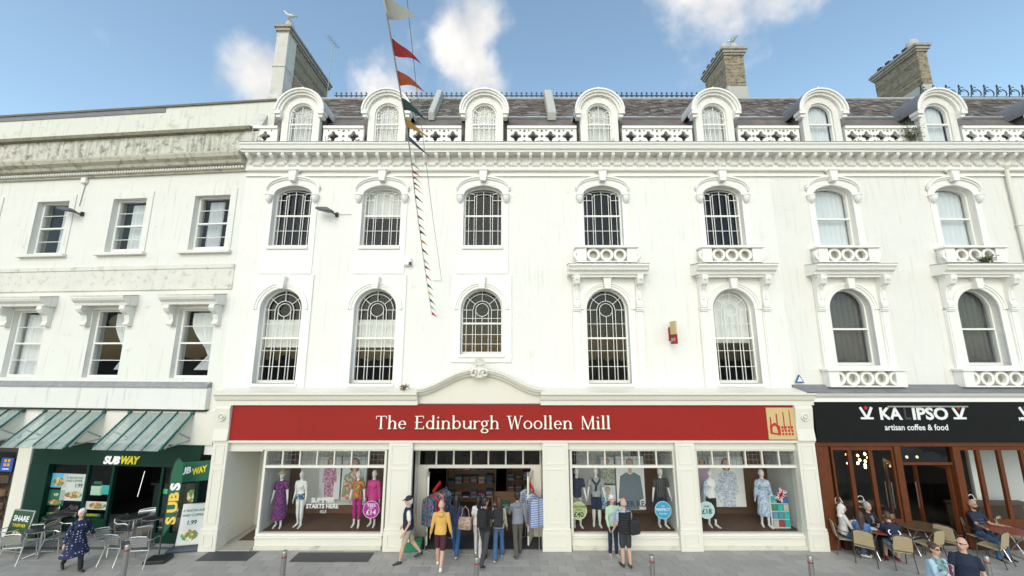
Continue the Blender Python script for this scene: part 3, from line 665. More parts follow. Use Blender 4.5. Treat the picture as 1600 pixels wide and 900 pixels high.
def ell(cx, cz, rx, rz, n=18): return [(cx + rx * math.cos(2 * math.pi * k / n), cz + rz * math.sin(2 * math.pi * k / n)) for k in range(n)]
def poster(name, x0, x1, y, z0, z1, bgm, label, person=None, scale=1.0, cx=None, words=()):
    o = empty(name, ((x0 + x1) / 2, y, z0), 0, label, 'poster')
    MB().box(x0, x1, -.0, .02, z0, z1).build('board', bgm, o).location = (-(x0 + x1) / 2, 0, -z0)
    if person is not None:
        cx = cx or (x0 + x1) / 2; s = scale; hz = z1 - .2 * s
        off = (-(x0 + x1) / 2, 0, -z0)
        def flat(nm, poly, m, k):
            ps = [(min(max(a, x0 + .01), x1 - .01), min(max(b, z0 + .01), z1 - .01)) for a, b in poly]
            q = MB().plate(ps, [], -.002 - .0015 * k, -.0005).build(nm, m, o); q.location = off
        flat('hair', ell(cx, hz - .03 * s, .15 * s, .2 * s) if person[1] else ell(cx, hz + .03 * s, .1 * s, .12 * s), HAIRP, 0)
        flat('face', ell(cx, hz, .085 * s, .125 * s), SKINP, 1)
        flat('torso', [(cx - .1 * s, hz - .2 * s), (cx - .27 * s, hz - .3 * s), (cx - .33 * s, hz - .85 * s), (cx - .22 * s, hz - .9 * s), (cx - .2 * s, hz - 1.5 * s), (cx + .2 * s, hz - 1.5 * s), (cx + .22 * s, hz - .9 * s), (cx + .33 * s, hz - .85 * s), (cx + .27 * s, hz - .3 * s), (cx + .1 * s, hz - .2 * s), (cx, hz - .26 * s)], person[0], 2)
        flat('neck', [(cx - .05 * s, hz - .22 * s), (cx + .05 * s, hz - .22 * s), (cx + .045 * s, hz - .08 * s), (cx - .045 * s, hz - .08 * s)], SKINP, .5)
    for body, sz, xx, zz, m in words:
        q = text_mb(body, sz, xx - (x0 + x1) / 2, zz - z0, -.008, bold=sz * .02).build('lettering', m, o)
    return o
PW = mat('poster_white', (.68, .69, .68), .5, .02); PBL = mat('poster_pale', (.55, .6, .62), .5, .08, 1.5); NAVYP = mat('print_navy', (.02, .035, .09), .5, .1); TEALP = mat('print_teal', (.1, .42, .45), .5)
WL = mat('print_white', (.8, .8, .78), .5, 0)
w = W1[1] - W1[0]
poster('window_poster', W1[0] + .31 * w, W1[0] + .50 * w, .95, .95, 2.3, PW, 'tall white poster of a model in a pink patterned top in the dress window', (pattern('print_pink', [(.5, .25, .35), (.6, .4, .5), (.35, .12, .25)], 22), True), .75)
poster('window_poster', W1[0] + .52 * w, W1[0] + .74 * w, .9, .95, 2.32, PBL, 'large poster of a smiling long haired model in a floral blouse', (PINKFL, True), 1.2, words=())
o = empty('window_lettering', (W1[0] + .42 * w, .1, .9), 0, 'white SUMMER STARTS HERE lettering standing in the dress window', 'sign')
q = MB(); text_mb('SUMMER', .19, -.2, .26, 0, q, bold=.006); text_mb('STARTS HERE', .17, -.35, .09, -.003, q, bold=.006); text_mb('ISLE', .12, .1, -.05, 0, q); q.build('lettering', TEALP if 0 else WL, o)
w = W2[1] - W2[0]
poster('window_poster', W2[0] + .36 * w, W2[0] + .5 * w, .8, 1.5, 2.33, PW, 'small poster of a man in a leaf print shirt', (pattern('print_leaf', [(.3, .34, .25), (.5, .5, .42), (.2, .25, .18)], 24), False), .8)
poster('window_poster', W2[0] + .34 * w, W2[0] + .5 * w, .75, .72, 1.45, PBL, 'poster of a man in a blue floral shirt low in the menswear window', (pattern('print_blue', [(.1, .25, .4), (.3, .45, .55), (.6, .6, .6)], 24), False), .75)
poster('window_poster', W2[0] + .51 * w, W2[0] + .8 * w, .7, .72, 2.38, PW, 'large white poster of a man in a grey shirt reading SUMMER READY', (mat('print_greyshirt', (.13, .16, .19), .6, .2, 20), False), 1.25, words=(('SUMMER READY', .24, W2[0] + .4 * w, .82, NAVYP),))
w = W3[1] - W3[0]
poster('window_poster', W3[0] + .3 * w, W3[0] + .66 * w, .85, .75, 2.33, PW, 'wide white poster of a model in a long blue patterned dress', (pattern('print_dress', [(.45, .5, .58), (.6, .62, .66), (.3, .35, .48)], 26), True), 1.1)
poster('window_poster', W3[0] + .18 * w, W3[0] + .28 * w, .9, 1.2, 2.3, PBL, 'narrow poster of a model in a lilac blouse', (mat('print_lilac', (.45, .32, .42), .6, .1), True), .8)
def disc(x, z, r, colr, lines, label):
    o = empty('price_disc', (x, -.12, z), 0, label, 'sign')
    m = mat('disc_' + label.split()[1], colr, .4, .03)
    MB().plate(circ(0, 0, r, 32), [], -.006, .004).build('disc', m, o)
    MB().ring(0, 0, r * .97, r * .93, -.008, 0, 0, 360, 32).build('rim', WL, o)
    for body, sz, zz, mm in lines: text_mb(body, sz, 0, zz, -.012, align='CENTER', bold=sz * .02).build('lettering', mm, o)
x, z = P(580, 796, -.12); disc(x, z, .26, (.42, .015, .3), (('TEES', .13, .08, WL), ('FROM', .05, .02, WL), ('\u00a314', .2, -.14, WL)), 'round magenta TEES \u00a314 price disc in the dress window')
x, z = P(904, 798, -.12); disc(x, z, .26, (.42, .5, .2), (('MENSWEAR', .085, .09, NAVYP), ('2 FOR', .07, .01, NAVYP), ('\u00a340', .2, -.17, NAVYP)), 'round lime MENSWEAR \u00a340 price disc in the menswear window')
x, z = P(1036, 797, -.12); disc(x, z, .26, (.03, .35, .6), (("IT'S", .06, .09, WL), ('PERFECT', .11, -.02, WL), ('FOR YOU', .06, -.12, WL)), 'round blue PERFECT disc in front of striped shirt mannequin')
x, z = P(1104, 797, -.12); disc(x, z, .25, (.45, .62, .62), (('FROM', .06, .09, NAVYP), ('\u00a318', .2, -.1, NAVYP)), 'round pale mint \u00a318 price disc in the ladies window')
# left lobby of the terrace
lx_a, lx_b = PIL[0][1], W1[0] - .06
b = MB(); b.box(lx_a - .02, lx_b, 1.3, 1.36, 0, zlo); b.box(lx_a - .06, lx_a - .02, -.28, 1.3, 0, zlo); b.box(lx_b, lx_b + .05, -.25, 1.3, 0, .55); b.box(lx_a, lx_b, -.3, 1.3, zlo - .04, zlo - .001)
lob = b.build('entrance_lobby', SHOPW, fr)
MB().box(lx_a + .25, lx_b - .08, 1.24, 1.3, .05, 2.35).build('lobby_door', SHOPW, lob, bevel=.01)
MB().box(lx_a + .4, lx_b - .25, 1.225, 1.24, .7, 2.1).build('pane', mat('frosted_glass', (.42, .52, .5), .25, .05), lob)
MB().box(lx_a, lx_b, 1.2, 1.26, 2.42, 2.75).build('transom_light', mat('leaded_glass', (.08, .09, .08), .2, .3, 9), lob)
t = text_mb('Residents', .1, lx_a + .42, 1.35, 1.22).build('lettering', mat('print_blue_sign', (.05, .2, .45), .5), lob)
# shop entrance
ex0, ex1 = PIL[1][1], PIL[2][0]; ZD = SZ(731, .5); ZE = SZ(706, .5)
b = MB()
for x in (ex0 - .05, ex1 + .0): b.box(x, x + .05, -.28, .55, 0, zlo)
b.box(ex0, ex1, -.26, .6, zlo - .03, zlo - .001); b.box(ex0, ex1, .47, .57, ZD, ZD + .1); b.box(ex0, ex0 + .32, .47, .57, 0, ZD); b.box(ex1 - .32, ex1, .47, .57, 0, ZD)
for k in range(8): x = ex0 + (ex1 - ex0) * k / 7; b.box(x - .025, x + .025, .48, .56, ZD + .1, zlo - .03)
en = b.build('entrance_frame', SHOPW, fr)
for k in range(7): a = ex0 + (ex1 - ex0) * k / 7; MB().box(a + .03, a + (ex1 - ex0) / 7 - .03, .515, .522, ZD + .1, zlo - .03).build('pane', GLASSD, en)
b = MB(); X0_, X1_ = ex0 - 1.2, ex1 + 1.2
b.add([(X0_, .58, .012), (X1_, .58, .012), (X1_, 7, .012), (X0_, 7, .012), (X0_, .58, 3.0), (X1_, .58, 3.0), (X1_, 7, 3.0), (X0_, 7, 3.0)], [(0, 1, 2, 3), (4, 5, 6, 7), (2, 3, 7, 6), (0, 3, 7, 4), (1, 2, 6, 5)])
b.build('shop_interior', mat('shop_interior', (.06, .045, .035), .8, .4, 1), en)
MB().box(ex0, ex1, -.28, .57, -.02, .012).build('entrance_floor', mat('dark_entrance_mat', (.035, .035, .038), .8, .3, 8), en)
for x, hy, ang, nm in ((ex0 + .26, .5, R(-72), 'l'), (ex1 - .26, .5, R(-106), 'r')):
    d = empty('shop_door', (x, hy, 0), ang, 'open cream glazed door leaf at the shop entrance ' + ('beside the blue floral shirts' if nm == 'l' else 'beside the checked shirts'), 'door', 'open leaves of the shop doors')
    MB().plate([(0, .03), (.68, .03), (.68, ZD - .03), (0, ZD - .03)], [arch(.34, .75, ZD - .18, .44, .2)], -.025, .025).build('leaf', SHOPW, d, bevel=.006)
    MB().plate(arch(.34, .75, ZD - .18, .44, .2), [], -.004, .004).build('pane', GLASS, d)
    for zz in (.3, 1.2, 2.0): MB().box(.62, .685, -.032, .032, zz, zz + .12).build('hinge', STEEL, d)
random.seed(11)
PAL = [(.3, .05, .05), (.05, .12, .3), (.4, .3, .12), (.3, .3, .3), (.06, .2, .12), (.35, .12, .2), (.45, .42, .38), (.03, .03, .05), (.1, .25, .35)]
CLO = [mat('folded_cloth_%s' % n_, c_, .85, .2, 8) for n_, c_ in zip('abcdefghi', PAL)]
def shelf(x, y, n, w, label):
    s = empty('display_shelf', (x, y, .012), 0, label, 'shelf', 'shelves inside the shop')
    b = MB()
    for k in range(n): b.box(-w / 2, w / 2, -.2, .2, .25 + k * .5, .28 + k * .5)
    b.box(-w / 2, w / 2, .18, .22, 0, .3 + n * .5)
    for q in (-1, 1): b.box(q * w / 2 - .02, q * w / 2 + .02, -.2, .2, 0, .3 + n * .5)
    b.build('rack', mat('shop_shelf_wood', (.2, .11, .06), .6, .2, 4), s)
    for k in range(n):
        for j in range(int(w / .3)):
            hgt = random.uniform(.12, .32); st = MB(); m0 = random.sample(CLO, 3)
            for q in range(int(hgt / .05)): st.box(-w / 2 + .04 + j * .3, -w / 2 + .29 + j * .3 - random.random() * .02, -.19, .14, .28 + k * .5 + q * .05, .325 + k * .5 + q * .05, q % 3)
            st.build('folded_clothes', m0, s)
shelf(-1.6, 3.2, 4, 1.9, 'tall wall shelf of folded clothes inside the shop behind the entrance')
shelf(.6, 3.6, 4, 1.6, 'tall wall shelf of folded clothes inside the shop beyond the table')
shelf(-.2, 1.9, 1, 1.0, 'low display table of red and teal folded clothes inside the entrance')
# ------------------------------------------------------------------ cafe front
KX0, KX1 = SX(1283, 780), 19.6
BLKF = mat('black_gloss_fascia', (.01, .01, .011), .4, .3, 3, spec=.15, dirt=((.2, .2, .2), 38, .72, .5)); kz0, kz1 = SZ(690), SZ(627)
kf = MB().box(SX(1270, 660), KX1, -.4, -.05, kz0, kz1).build('cafe_fascia', BLKF, cafe_b)
b = MB(); b.profx([(0, kz1), (-.45, kz1), (-.45, kz1 + .12), (-.55, kz1 + .2), (-.6, kz1 + .28), (0, kz1 + .3)], PIL[4][1] + .11, XR); kc = b.build('cafe_cornice', WHITE, cafe_b)
MB().profx([(.0, kz1 + .303), (-.62, kz1 + .283), (-.62, kz1 + .31), (-.2, kz1 + .4), (-.05, kz1 + .5), (0, kz1 + .5)], PIL[4][1] - .2, XR).build('lead_ledge', LEAD, kc)
MB().box(SX(1380, 640), SX(1504, 640), -.47, -.44, kz1 - .16, kz1 - .12).build('sign_rail', METAL, kf)
ky = -.405
def kt(body, px0, px1, py0, size_px, m, bold=.0):
    x0, z0 = P(px0, py0, ky); x1, _ = P(px1, py0, ky); h = P(px0, py0 - size_px, ky)[1] - z0
    text_mb(body, h / .7, x0, z0, ky, bold=bold, width=x1 - x0).build('lettering', m, kf)
LETW = mat('sign_letter_white', (.75, .75, .74), .5, .05); LETD = mat('sign_letter_ghost', (.045, .045, .045), .5, .3, 20)
kt('KA', 1375, 1410, 655, 18, LETW, .018); kt('L', 1413, 1423, 655, 18, LETD, .01); kt('IPSO', 1426, 1482, 655, 18, LETW, .018); kt('artisan coffee & food', 1383, 1482, 672, 9, LETW, .004)
kt('KALIPSO', 1592, 1640, 657, 5, LETW, .004)
STAR = mat('star_red', (.6, .01, .02), .5, 0)
for px, s in ((1355, 1), (1500, 1), (1605, 1)):
    x, z = P(px, 655, ky); u = P(px + 1, 655, ky)[0] - x
    g = MB(); g.box(x - 10 * u, x + 10 * u, ky - .012, ky, z, z + 3 * u); g.bar(x - 9 * u, z + 18 * u, x - u, z + 3 * u, 4 * u, ky - .011, ky); g.bar(x + 9 * u, z + 18 * u, x + u, z + 3 * u, 4 * u, ky - .01, ky)
    g.build('cup_logo', LETW, kf)
    st = [(x + (4 if k % 2 == 0 else 1.7) * u * math.sin(math.pi * k / 5), z + 17 * u + (4 if k % 2 == 0 else 1.7) * u * math.cos(math.pi * k / 5)) for k in range(10)]
    MB().plate(st, [], ky - .012, ky).build('star', STAR, kf)
# timber folding doors
WZ1 = kz0 - .06; yk = -.25
b = MB(); b.box(KX0 - .3, KX1, -.34, -.1, kz0 - .14, kz0 - .003); b.box(KX0, KX0 + .38, -.36, -.1, -.02, kz0 - .14); cw = b.build('cafe_front', WOOD, cafe_b, bevel=.01)
def fold(px, n, label_low):
    xs = [P(q, 760, yk)[0] for q in px]
    for a, c in zip(xs[:-1], xs[1:]):
        m = MB().plate([(a, .35), (c, .35), (c, kz0 - .14), (a, kz0 - .14)], [[(a + .06, .82), (c - .06, .82), (c - .06, kz0 - .26), (a + .06, kz0 - .26)]], yk - .05, yk + .04)
        d = m.build('folding_door', WOOD, cw, bevel=.008)
        MB().box(a + .06, c - .06, yk - .006, yk + .002, .82, kz0 - .26).build('pane', GLASS, d)
    MB().box(xs[0], xs[-1], yk - .1, yk + .1, -.02, .35).build('door_base', mat('dark_timber', (.05, .02, .01), .5, .3, 5), cw)
    return xs
xa_ = fold((1304, 1333, 1366, 1402), 3, 1); xb_ = fold((1505, 1536, 1570, 1606, 1645), 4, 1)
b = MB(); b.box(xa_[-1], xa_[-1] + .2, yk - .1, yk + .1, 0, kz0 - .14); b.box(xb_[0] - .22, xb_[0], yk - .1, yk + .1, 0, kz0 - .14); b.box(xa_[-1] + .2, xb_[0] - .22, yk - .04, yk + .04, kz0 - .7, kz0 - .62); b.build('door_post', WOOD, cw, bevel=.01)
MB().box(xa_[-1] + .2, xb_[0] - .22, yk, yk + .01, kz0 - .62, kz0 - .14).build('transom_pane', GLASSD, cw)
for x, ang in ((xa_[-1] + .22, R(68)), (xb_[0] - .25, R(105))):
    d = empty('cafe_door', (x, yk + .05, 0), ang, 'open timber framed glass door of the cafe, ' + ('hinged beside the three pane folding doors' if ang < 1.4 else 'with long steel pull handles'), 'door')
    MB().plate([(0, .02), (.95, .02), (.95, kz0 - .72), (0, kz0 - .72)], [[(.1, .3), (.85, .3), (.85, kz0 - .85), (.1, kz0 - .85)]], -.03, .03).build('leaf', WOOD, d, bevel=.006)
    MB().box(.1, .85, -.004, .004, .3, kz0 - .85).build('pane', GLASS, d)
    MB().tube([(.9, -.08, .8), (.9, -.08, 1.6)], .014).tube([(.9, .08, .8), (.9, .08, 1.6)], .014).build('handle', METAL, d)
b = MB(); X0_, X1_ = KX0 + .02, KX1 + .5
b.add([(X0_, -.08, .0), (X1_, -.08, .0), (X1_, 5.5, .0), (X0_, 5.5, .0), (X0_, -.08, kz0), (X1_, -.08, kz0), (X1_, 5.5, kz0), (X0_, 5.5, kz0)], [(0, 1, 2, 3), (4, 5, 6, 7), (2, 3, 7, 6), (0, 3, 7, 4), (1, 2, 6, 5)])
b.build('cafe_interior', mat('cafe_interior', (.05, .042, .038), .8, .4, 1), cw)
CT = mat('cafe_counter', (.09, .05, .03), .5, .3, 4)
for x0, x1, lab in ((xa_[0] + .1, xa_[-1] - .1, 'dark counter with stools behind the three pane folding doors'), (xb_[0] + .2, xb_[-1] - .1, 'dark window bar behind the four pane folding doors')):
    o = empty('window_bar', ((x0 + x1) / 2, .4, 0), 0, lab, 'counter'); MB().box(-(x1 - x0) / 2, (x1 - x0) / 2, -.2, .2, 1.0, 1.05).build('top', CT, o); MB().box(-(x1 - x0) / 2, (x1 - x0) / 2, .1, .15, 0, 1.0).build('panel', CT, o)
o = empty('wall_panel', (xb_[-1] + .5, 1.0, 0), 0, 'pale grey partition wall inside the cafe', 'wall'); MB().box(-1.5, 1.6, 0, .1, 0, kz0 - .01).build('panel', mat('pale_partition', (.5, .5, .49), .8, .05), o); MB().box(-1.55, -1.3, -.06, 0, 0, kz0 - .02).build('pillar', WHITE, o)
random.seed(5)
bulb = mat('lit_bulb', (1, .7, .35), .4, 0, emit=((1, .62, .25), 14)); bm_ = MB().lathe([(.005, .05), (.03, .02), (.035, -.01), (.02, -.04), (.003, -.05)], (0, 0, 0), 8).mesh('bulb', bulb)
ch = empty('bulb_cluster', (P(1340, 716, 1.2)[0], 1.2, P(1340, 716, 1.2)[1]), 0, 'cluster of small warm lit bulbs hanging inside the cafe window', 'light')
MB().tube([(0, 0, 0), (0, 0, .6)], .008).build('cord', BLACK, ch)
for k in range(12): inst(bm_, 'bulb', ch, (random.uniform(-.4, .4), random.uniform(-.2, .2), random.uniform(-.25, .15)))
for px in (1400, 1417, 1433):
    x, z = P(px, 714, 1.5); o = empty('pendant_bulb', (x, 1.5, z), 0, 'warm lit pendant bulb over the cafe doorway', 'light', 'pendant bulbs over the cafe doorway'); MB().tube([(0, 0, .05), (0, 0, kz0 - z)], .006).build('cord', BLACK, o); inst(bm_, 'bulb', o)
sg = mat('window_sticker', (.7, .7, .68), .6, .1)
for px, py, lab in ((1310, 782, 'small white outline sticker of a jar on the first cafe pane'), (1345, 780, 'white scribbled cup sticker on the second cafe pane'), (1518, 778, 'white swirl sticker on the first pane right of the cafe door')):
    x, z = P(px, py, yk - .02); q = MB(); q.ring(0, 0, .1, .085, -.002, .002, 0, 360, 16); q.ring(0, -.14, .12, .105, -.002, .002, 0, 360, 16, er=.8); q.bar(.08, .03, .14, -.08, .015, -.003, .002)
    o = q.build('window_sticker', sg); o.location = (x, yk - .01, z); tag(o, lab, 'sticker')
# ------------------------------------------------------------------ left building
left = empty('corner_building', (LOX, 0, 0), -LA, 'weathered white rendered building with plain sash windows above the green sandwich shop', 'building')
LXE = -16.5
uw = [(-8.26, -7.04), (-5.1, -3.87), (-1.83, -.58)]; more = [(-11.4, -10.15), (-14.5, -13.25)]
uw_all = uw + more
holesL = [[(a - .06, 9.4), (b + .06, 9.4), (b + .06, 11.42), (a - .06, 11.42)] for a, b in uw_all] + [[(a - .06, 4.98), (b + .06, 4.98), (b + .06, 7.3), (a - .06, 7.3)] for a, b in uw_all]
MB().plate([(LXE, 2.6), (0, 2.6), (0, 12.3), (LXE, 12.3)], holesL, 0, .45).build('wall', RENDER, left)
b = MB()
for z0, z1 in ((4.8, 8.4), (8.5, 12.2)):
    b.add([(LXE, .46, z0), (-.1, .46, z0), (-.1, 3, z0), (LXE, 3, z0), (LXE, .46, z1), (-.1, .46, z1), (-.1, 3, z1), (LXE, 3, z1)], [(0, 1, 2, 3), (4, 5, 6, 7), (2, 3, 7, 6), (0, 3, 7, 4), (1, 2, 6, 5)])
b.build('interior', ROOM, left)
def sash(a, b_, z0, z1, curtain, open_=0):
    y = .18; f = MB().plate([(a - .06, z0), (b_ + .06, z0), (b_ + .06, z1), (a - .06, z1)], [[(a + .02, z0 + .08), (b_ - .02, z0 + .08), (b_ - .02, z1 - .05), (a + .02, z1 - .05)]], y - .03, y + .1)
    zm = (z0 + z1) / 2; f.box(a, b_, y - .05, y + .06, zm - .03, zm + .03)
    for zz in ((z0 + zm) / 2, (z1 + zm) / 2): f.box(a, b_, y - .02, y + .03, zz - .012, zz + .012)
    if open_: f.box(a, b_, y + .0, y + .04, z0 + open_ - .04, z0 + open_ + .04)
    w = f.build('window', WHITE, left, bevel=.006)
    MB().box(a + .02, b_ - .02, y + .045, y + .05, zm + .03, z1 - .05).build('pane', GLASS, w); MB().box(a + .02, b_ - .02, y + .025, y + .03, z0 + .08 + open_, zm - .03).build('pane', GLASS, w)
    if curtain:
        v = []; fs = []; n = 30; x0, x1, tie = curtain
        for i in range(n + 1):
            for j in range(9):
                t = j / 8; wdt = 1 if not tie else (1 - .75 * max(0, 1 - abs(t - .72) / .5) ** 1.3)
                xx = x1 + (x0 - x1) * (i / n) * wdt if tie else x0 + (x1 - x0) * i / n
                v.append((xx, y + .2 + .03 * math.sin(i * 1.7), z1 - .1 - (z1 - z0 - (.35 if tie else .1)) * t))
        for i in range(n):
            for j in range(8): q = i * 9 + j; fs.append((q, q + 9, q + 10, q + 1))
        MB().add(v, fs).build('curtain', NET, w, smooth=True)
cur_u = [(0.45, 1.0, 0), (.25, 1.0, 0), (.15, .6, 0), (.2, .9, 0), (0, .8, 0)]; cur_l = [(0, 1, 0), (.35, 1.02, 1), (.1, .98, 1), (0, 1, 0), (.2, 1, 1)]
for k, (a, b_) in enumerate(uw_all):
    w_ = b_ - a
    c = cur_u[k]; sash(a, b_, 9.4, 11.42, (a + c[0] * w_, a + c[1] * w_, c[2]), .12 if k in (1, 2) else 0)
    c = cur_l[k]; sash(a, b_, 4.98, 7.3, (a + c[0] * w_, a + c[1] * w_, c[2]))
    m = MB(); m.plate([(a - .3, 9.36), (b_ + .3, 9.36), (b_ + .3, 11.68), (a - .3, 11.68)], [[(a - .06, 9.4), (b_ + .06, 9.4), (b_ + .06, 11.42), (a - .06, 11.42)]], -.035, .01)
    ar = m.build('architrave', RENDER, left, bevel=.006)
    MB().box(a - .36, b_ + .36, -.14, .25, 9.26, 9.37).build('sill', RENDER, ar, bevel=.01)
    # hood on scrolled consoles over the first-floor windows
    h = MB(); h.profx([(0, 7.42), (-.34, 7.42), (-.36, 7.5), (-.46, 7.58), (-.5, 7.66), (-.5, 7.7), (0, 7.78)], a - .38, b_ + .38); ho = h.build('window_hood', RENDER, left)
    MB().profx([(0, 7.783), (-.505, 7.705), (-.5, 7.735), (0, 7.83)], a - .385, b_ + .385).build('lichen_ledge', LICHEN, ho)
    for xx in (a - .2, b_ + .2):
        q = MB(); q.profx([(0, 7.42), (-.34, 7.42), (-.36, 7.3), (-.3, 7.2), (-.16, 7.1), (-.12, 6.9), (-.17, 6.78), (-.13, 6.72), (0, 6.72)], xx - .1, xx + .1)
        for sx in (-.105, .105): q.add(*(lambda M_: (M_.v, M_.f))(MB().tube([(xx + sx - .005, -.25, 7.3), (xx + sx + .005, -.25, 7.3)], .075, 12)))
        q.build('console', RENDER, ho, bevel=.01)
# bands, cornice, parapet
b = MB(); b.box(LXE, -.02, -.06, 0, 8.72, 8.86); b.box(LXE, -.02, -.05, 0, 7.98, 8.1); b.profx([(0, 8.1), (-.03, 8.1), (-.03, 8.72), (0, 8.72)], LXE, -.02); b.build('stained_band', mat('blotched_render', (.68, .66, .6), .8, .1, 2, bump=.3, bs=40, dirt=((.33, .3, .19), 4.5, .535, .7)), left)
b = MB(); b.profx([(0, 12.3), (-.08, 12.3), (-.08, 12.36), (-.12, 12.38), (-.12, 12.48), (-.3, 12.52), (-.34, 12.62), (-.46, 12.7), (-.5, 12.82), (-.5, 12.88), (.3, 12.95), (.3, 12.3)], LXE, -.02)
cn = b.build('cornice', mat('cornice_stone', (.5, .47, .38), .8, .15, 3, dirt=((.13, .115, .08), 4, .5, .7)), left)
b = MB(); x = LXE
while x < -.1: b.box(x, x + .055, -.2, -.1, 12.38, 12.46); x += .11
tag(b.build('dentils', WHITE, cn), kind='stuff')
b = MB(); b.box(LXE, .2, .02, .35, 12.9, 13.92); b.build('parapet', GRIME, left)
MB().profx([(.0, 13.92), (-.12, 13.94), (-.14, 14.06), (.0, 14.12), (.4, 14.12), (.4, 13.92)], LXE, -.05).build('parapet_coping', mat('coping_stone', (.24, .22, .16), .85, .3, 5, dirt=((.07, .06, .04), 6, .5, .7)), left)
MB().box(LXE, .45, .42, .8, 13.9, 15.42).build('attic_wall', mat('attic_render', (.7, .69, .62), .75, .05, 1, dirt=((.36, .36, .29), 2.5, .55, .7), streak=((.4, .39, .32), .56, .6)), left)
at = MB().box(LXE, .45, .36, .9, 15.42, 15.5).build('attic_coping', mat('attic_coping_stone', (.17, .15, .12), .85, .3, 4), left)
MB().box(LXE, -4.2, .395, .419, 15.22, 15.418).build('flashing', LEAD, at)
# lead apron, white fascia board, junction pipe
b = MB(); b.profx([(0, 4.86), (-.1, 4.82), (-.2, 4.72), (-.2, 4.68), (0, 4.68)], LXE, -.3); ap = b.build('lead_apron', mat('streaked_lead', (.26, .26, .26), .7, .3, 6, dirt=((.5, .48, .4), 8, .55, .6)), left)
MB().box(LXE, -.3, -.17, 0, 4.0, 4.68).build('fascia_board', mat('streaked_board', (.72, .71, .67), .6, .04, 1.5, streak=((.3, .3, .27), .6, .6)), left, bevel=.008)
MB().box(LXE, -.3, -.12, 0, 3.93, 3.99).build('black_batten', BLACK, left)  # black strip below the fascia board
# glass canopies on green ribs
CG = bpy.data.materials.new('canopy_glass'); CG.use_nodes = True
_n = CG.node_tree.nodes; _l = CG.node_tree.links; _n.clear(); _o = _n.new('ShaderNodeOutputMaterial'); _m = _n.new('ShaderNodeMixShader'); _t = _n.new('ShaderNodeBsdfTransparent'); _p = _n.new('ShaderNodeBsdfPrincipled')
_t.inputs[0].default_value = (.8, .85, .82, 1); _p.inputs['Base Color'].default_value = (.55, .6, .57, 1); _p.inputs['Roughness'].default_value = .15
_nz = _n.new('ShaderNodeTexNoise'); _nz.inputs['Scale'].default_value = 2.5; _mr = _n.new('ShaderNodeMapRange'); _mr.inputs['To Min'].default_value = .12; _mr.inputs['To Max'].default_value = .6
_l.new(_nz.outputs[0], _mr.inputs[0]); _l.new(_mr.outputs[0], _m.inputs[0]); _l.new(_t.outputs[0], _m.inputs[1]); _l.new(_p.outputs[0], _m.inputs[2]); _l.new(_m.outputs[0], _o.inputs[0])
RIB = mat('green_rib_paint', (.012, .1, .075), .35, .15, 3); GREY = mat('grey_tube_paint', (.33, .36, .35), .4, .1)
can_lab = ['glass canopy with green ribs above the sandwich shop door', 'glass canopy with green ribs above the sandwich shop window', 'glass canopy with green ribs over the neighbouring shop beyond the white pilaster', 'far glass canopy with green ribs past the neighbouring shop']
for k, (xa, xb) in enumerate(((-3.0, -.77), (-6.15, -3.95), (-9.3, -7.05), (-12.5, -10.25))):
    c = empty('canopy', LU * xa + Vector((LOX, 0, 0)), -LA, can_lab[k], 'canopy')
    wd = xb - xa; y1, z0, z1 = -.98, 3.86, 2.93
    for j in range(5):
        x = wd * j / 4; q = MB(); q.profx([(-.02, z0 + .02), (-.02, z0 + .1), (y1, z1 + .1), (y1, z1 + .02)], x - .022, x + .022); q.build('rib', RIB, c)
        if j < 4: MB().profx([(-.02, z0 + .045), (-.02, z0 + .055), (y1 - .06, z1 + .015), (y1 - .06, z1 + .005)], x + .024, x + wd / 4 - .024).build('pane', CG, c)
    for x in (.0, wd):
        MB().tube([(x, -.05, z0 - .02), (x, y1 + .1, z1 + .04)], .04, 8).build('arm', GREY, c)
        MB().tube([(x, 0, z1 + .12), (x, -.5, z1 + .43)], .025, 8).tube([(x, 0, z1 + .1), (x, y1 + .15, z1 + .06)], .022, 8).build('strut', GREY, c)
        MB().tube([(x - .05, -.06, z0 + .02), (x + .05, -.06, z0 + .02)], .07, 10).tube([(x, 0, z1 + .11), (x, -.04, z1 + .11)], .08, 10).build('bracket', RIB, c)
# ---- sandwich shop front
def LX(px, py=780): return L(px, py)[0]
sub = MB().box(-6.25, -.28, -.1, .1, 2.22, 2.9).build('shop_fascia', GREEN, left)
MB().box(-6.3, .02, -.06, .02, 2.9, 3.95).build('upper_panel', mat('cream_render_panel', (.7, .67, .6), .7, .05), left)
ZG = 2.22; lz = -.1
MB().box(LX(306), -.2, -.1, .1, -.05, ZG).build('green_post', GREEN, left, bevel=.01); b = MB(); b.box(-6.25, LX(73), -.12, .1, -.05, ZG); sf = b.build('green_shopfront', GREEN, left, bevel=.01)
MB().box(LX(73), LX(172), -.06, .06, -.05, .62).build('stall_riser', GREEN, sf); MB().box(LX(250), LX(306), -.06, .06, -.05, .3).build('stall_riser', GREEN, sf)
for a in (132, 172, 250, 272): MB().box(LX(a) - .04, LX(a) + .04, -.05, .05, 0, ZG).build('mullion', GREEN, sf)
MB().box(-6.78, -6.28, -.14, .1, -.1, 2.88).build('white_pilaster', SHOPW, left, bevel=.01)
for a, c, z0 in ((73, 132, .62), (132, 172, .62), (250, 272, .3), (272, 306, .3)): MB().box(LX(a) + .04, LX(c) - .04, -.005, .003, z0, ZG).build('pane', GLASS, sf)
b = MB(); b.add([(-6.2, .12, -.02), (-.3, .12, -.02), (-.3, 4, -.02), (-6.2, 4, -.02), (-6.2, .12, 2.6), (-.3, .12, 2.6), (-.3, 4, 2.6), (-6.2, 4, 2.6)], [(0, 1, 2, 3), (4, 5, 6, 7), (2, 3, 7, 6), (0, 3, 7, 4), (1, 2, 6, 5)]); b.build('shop_interior', DARK, sf)
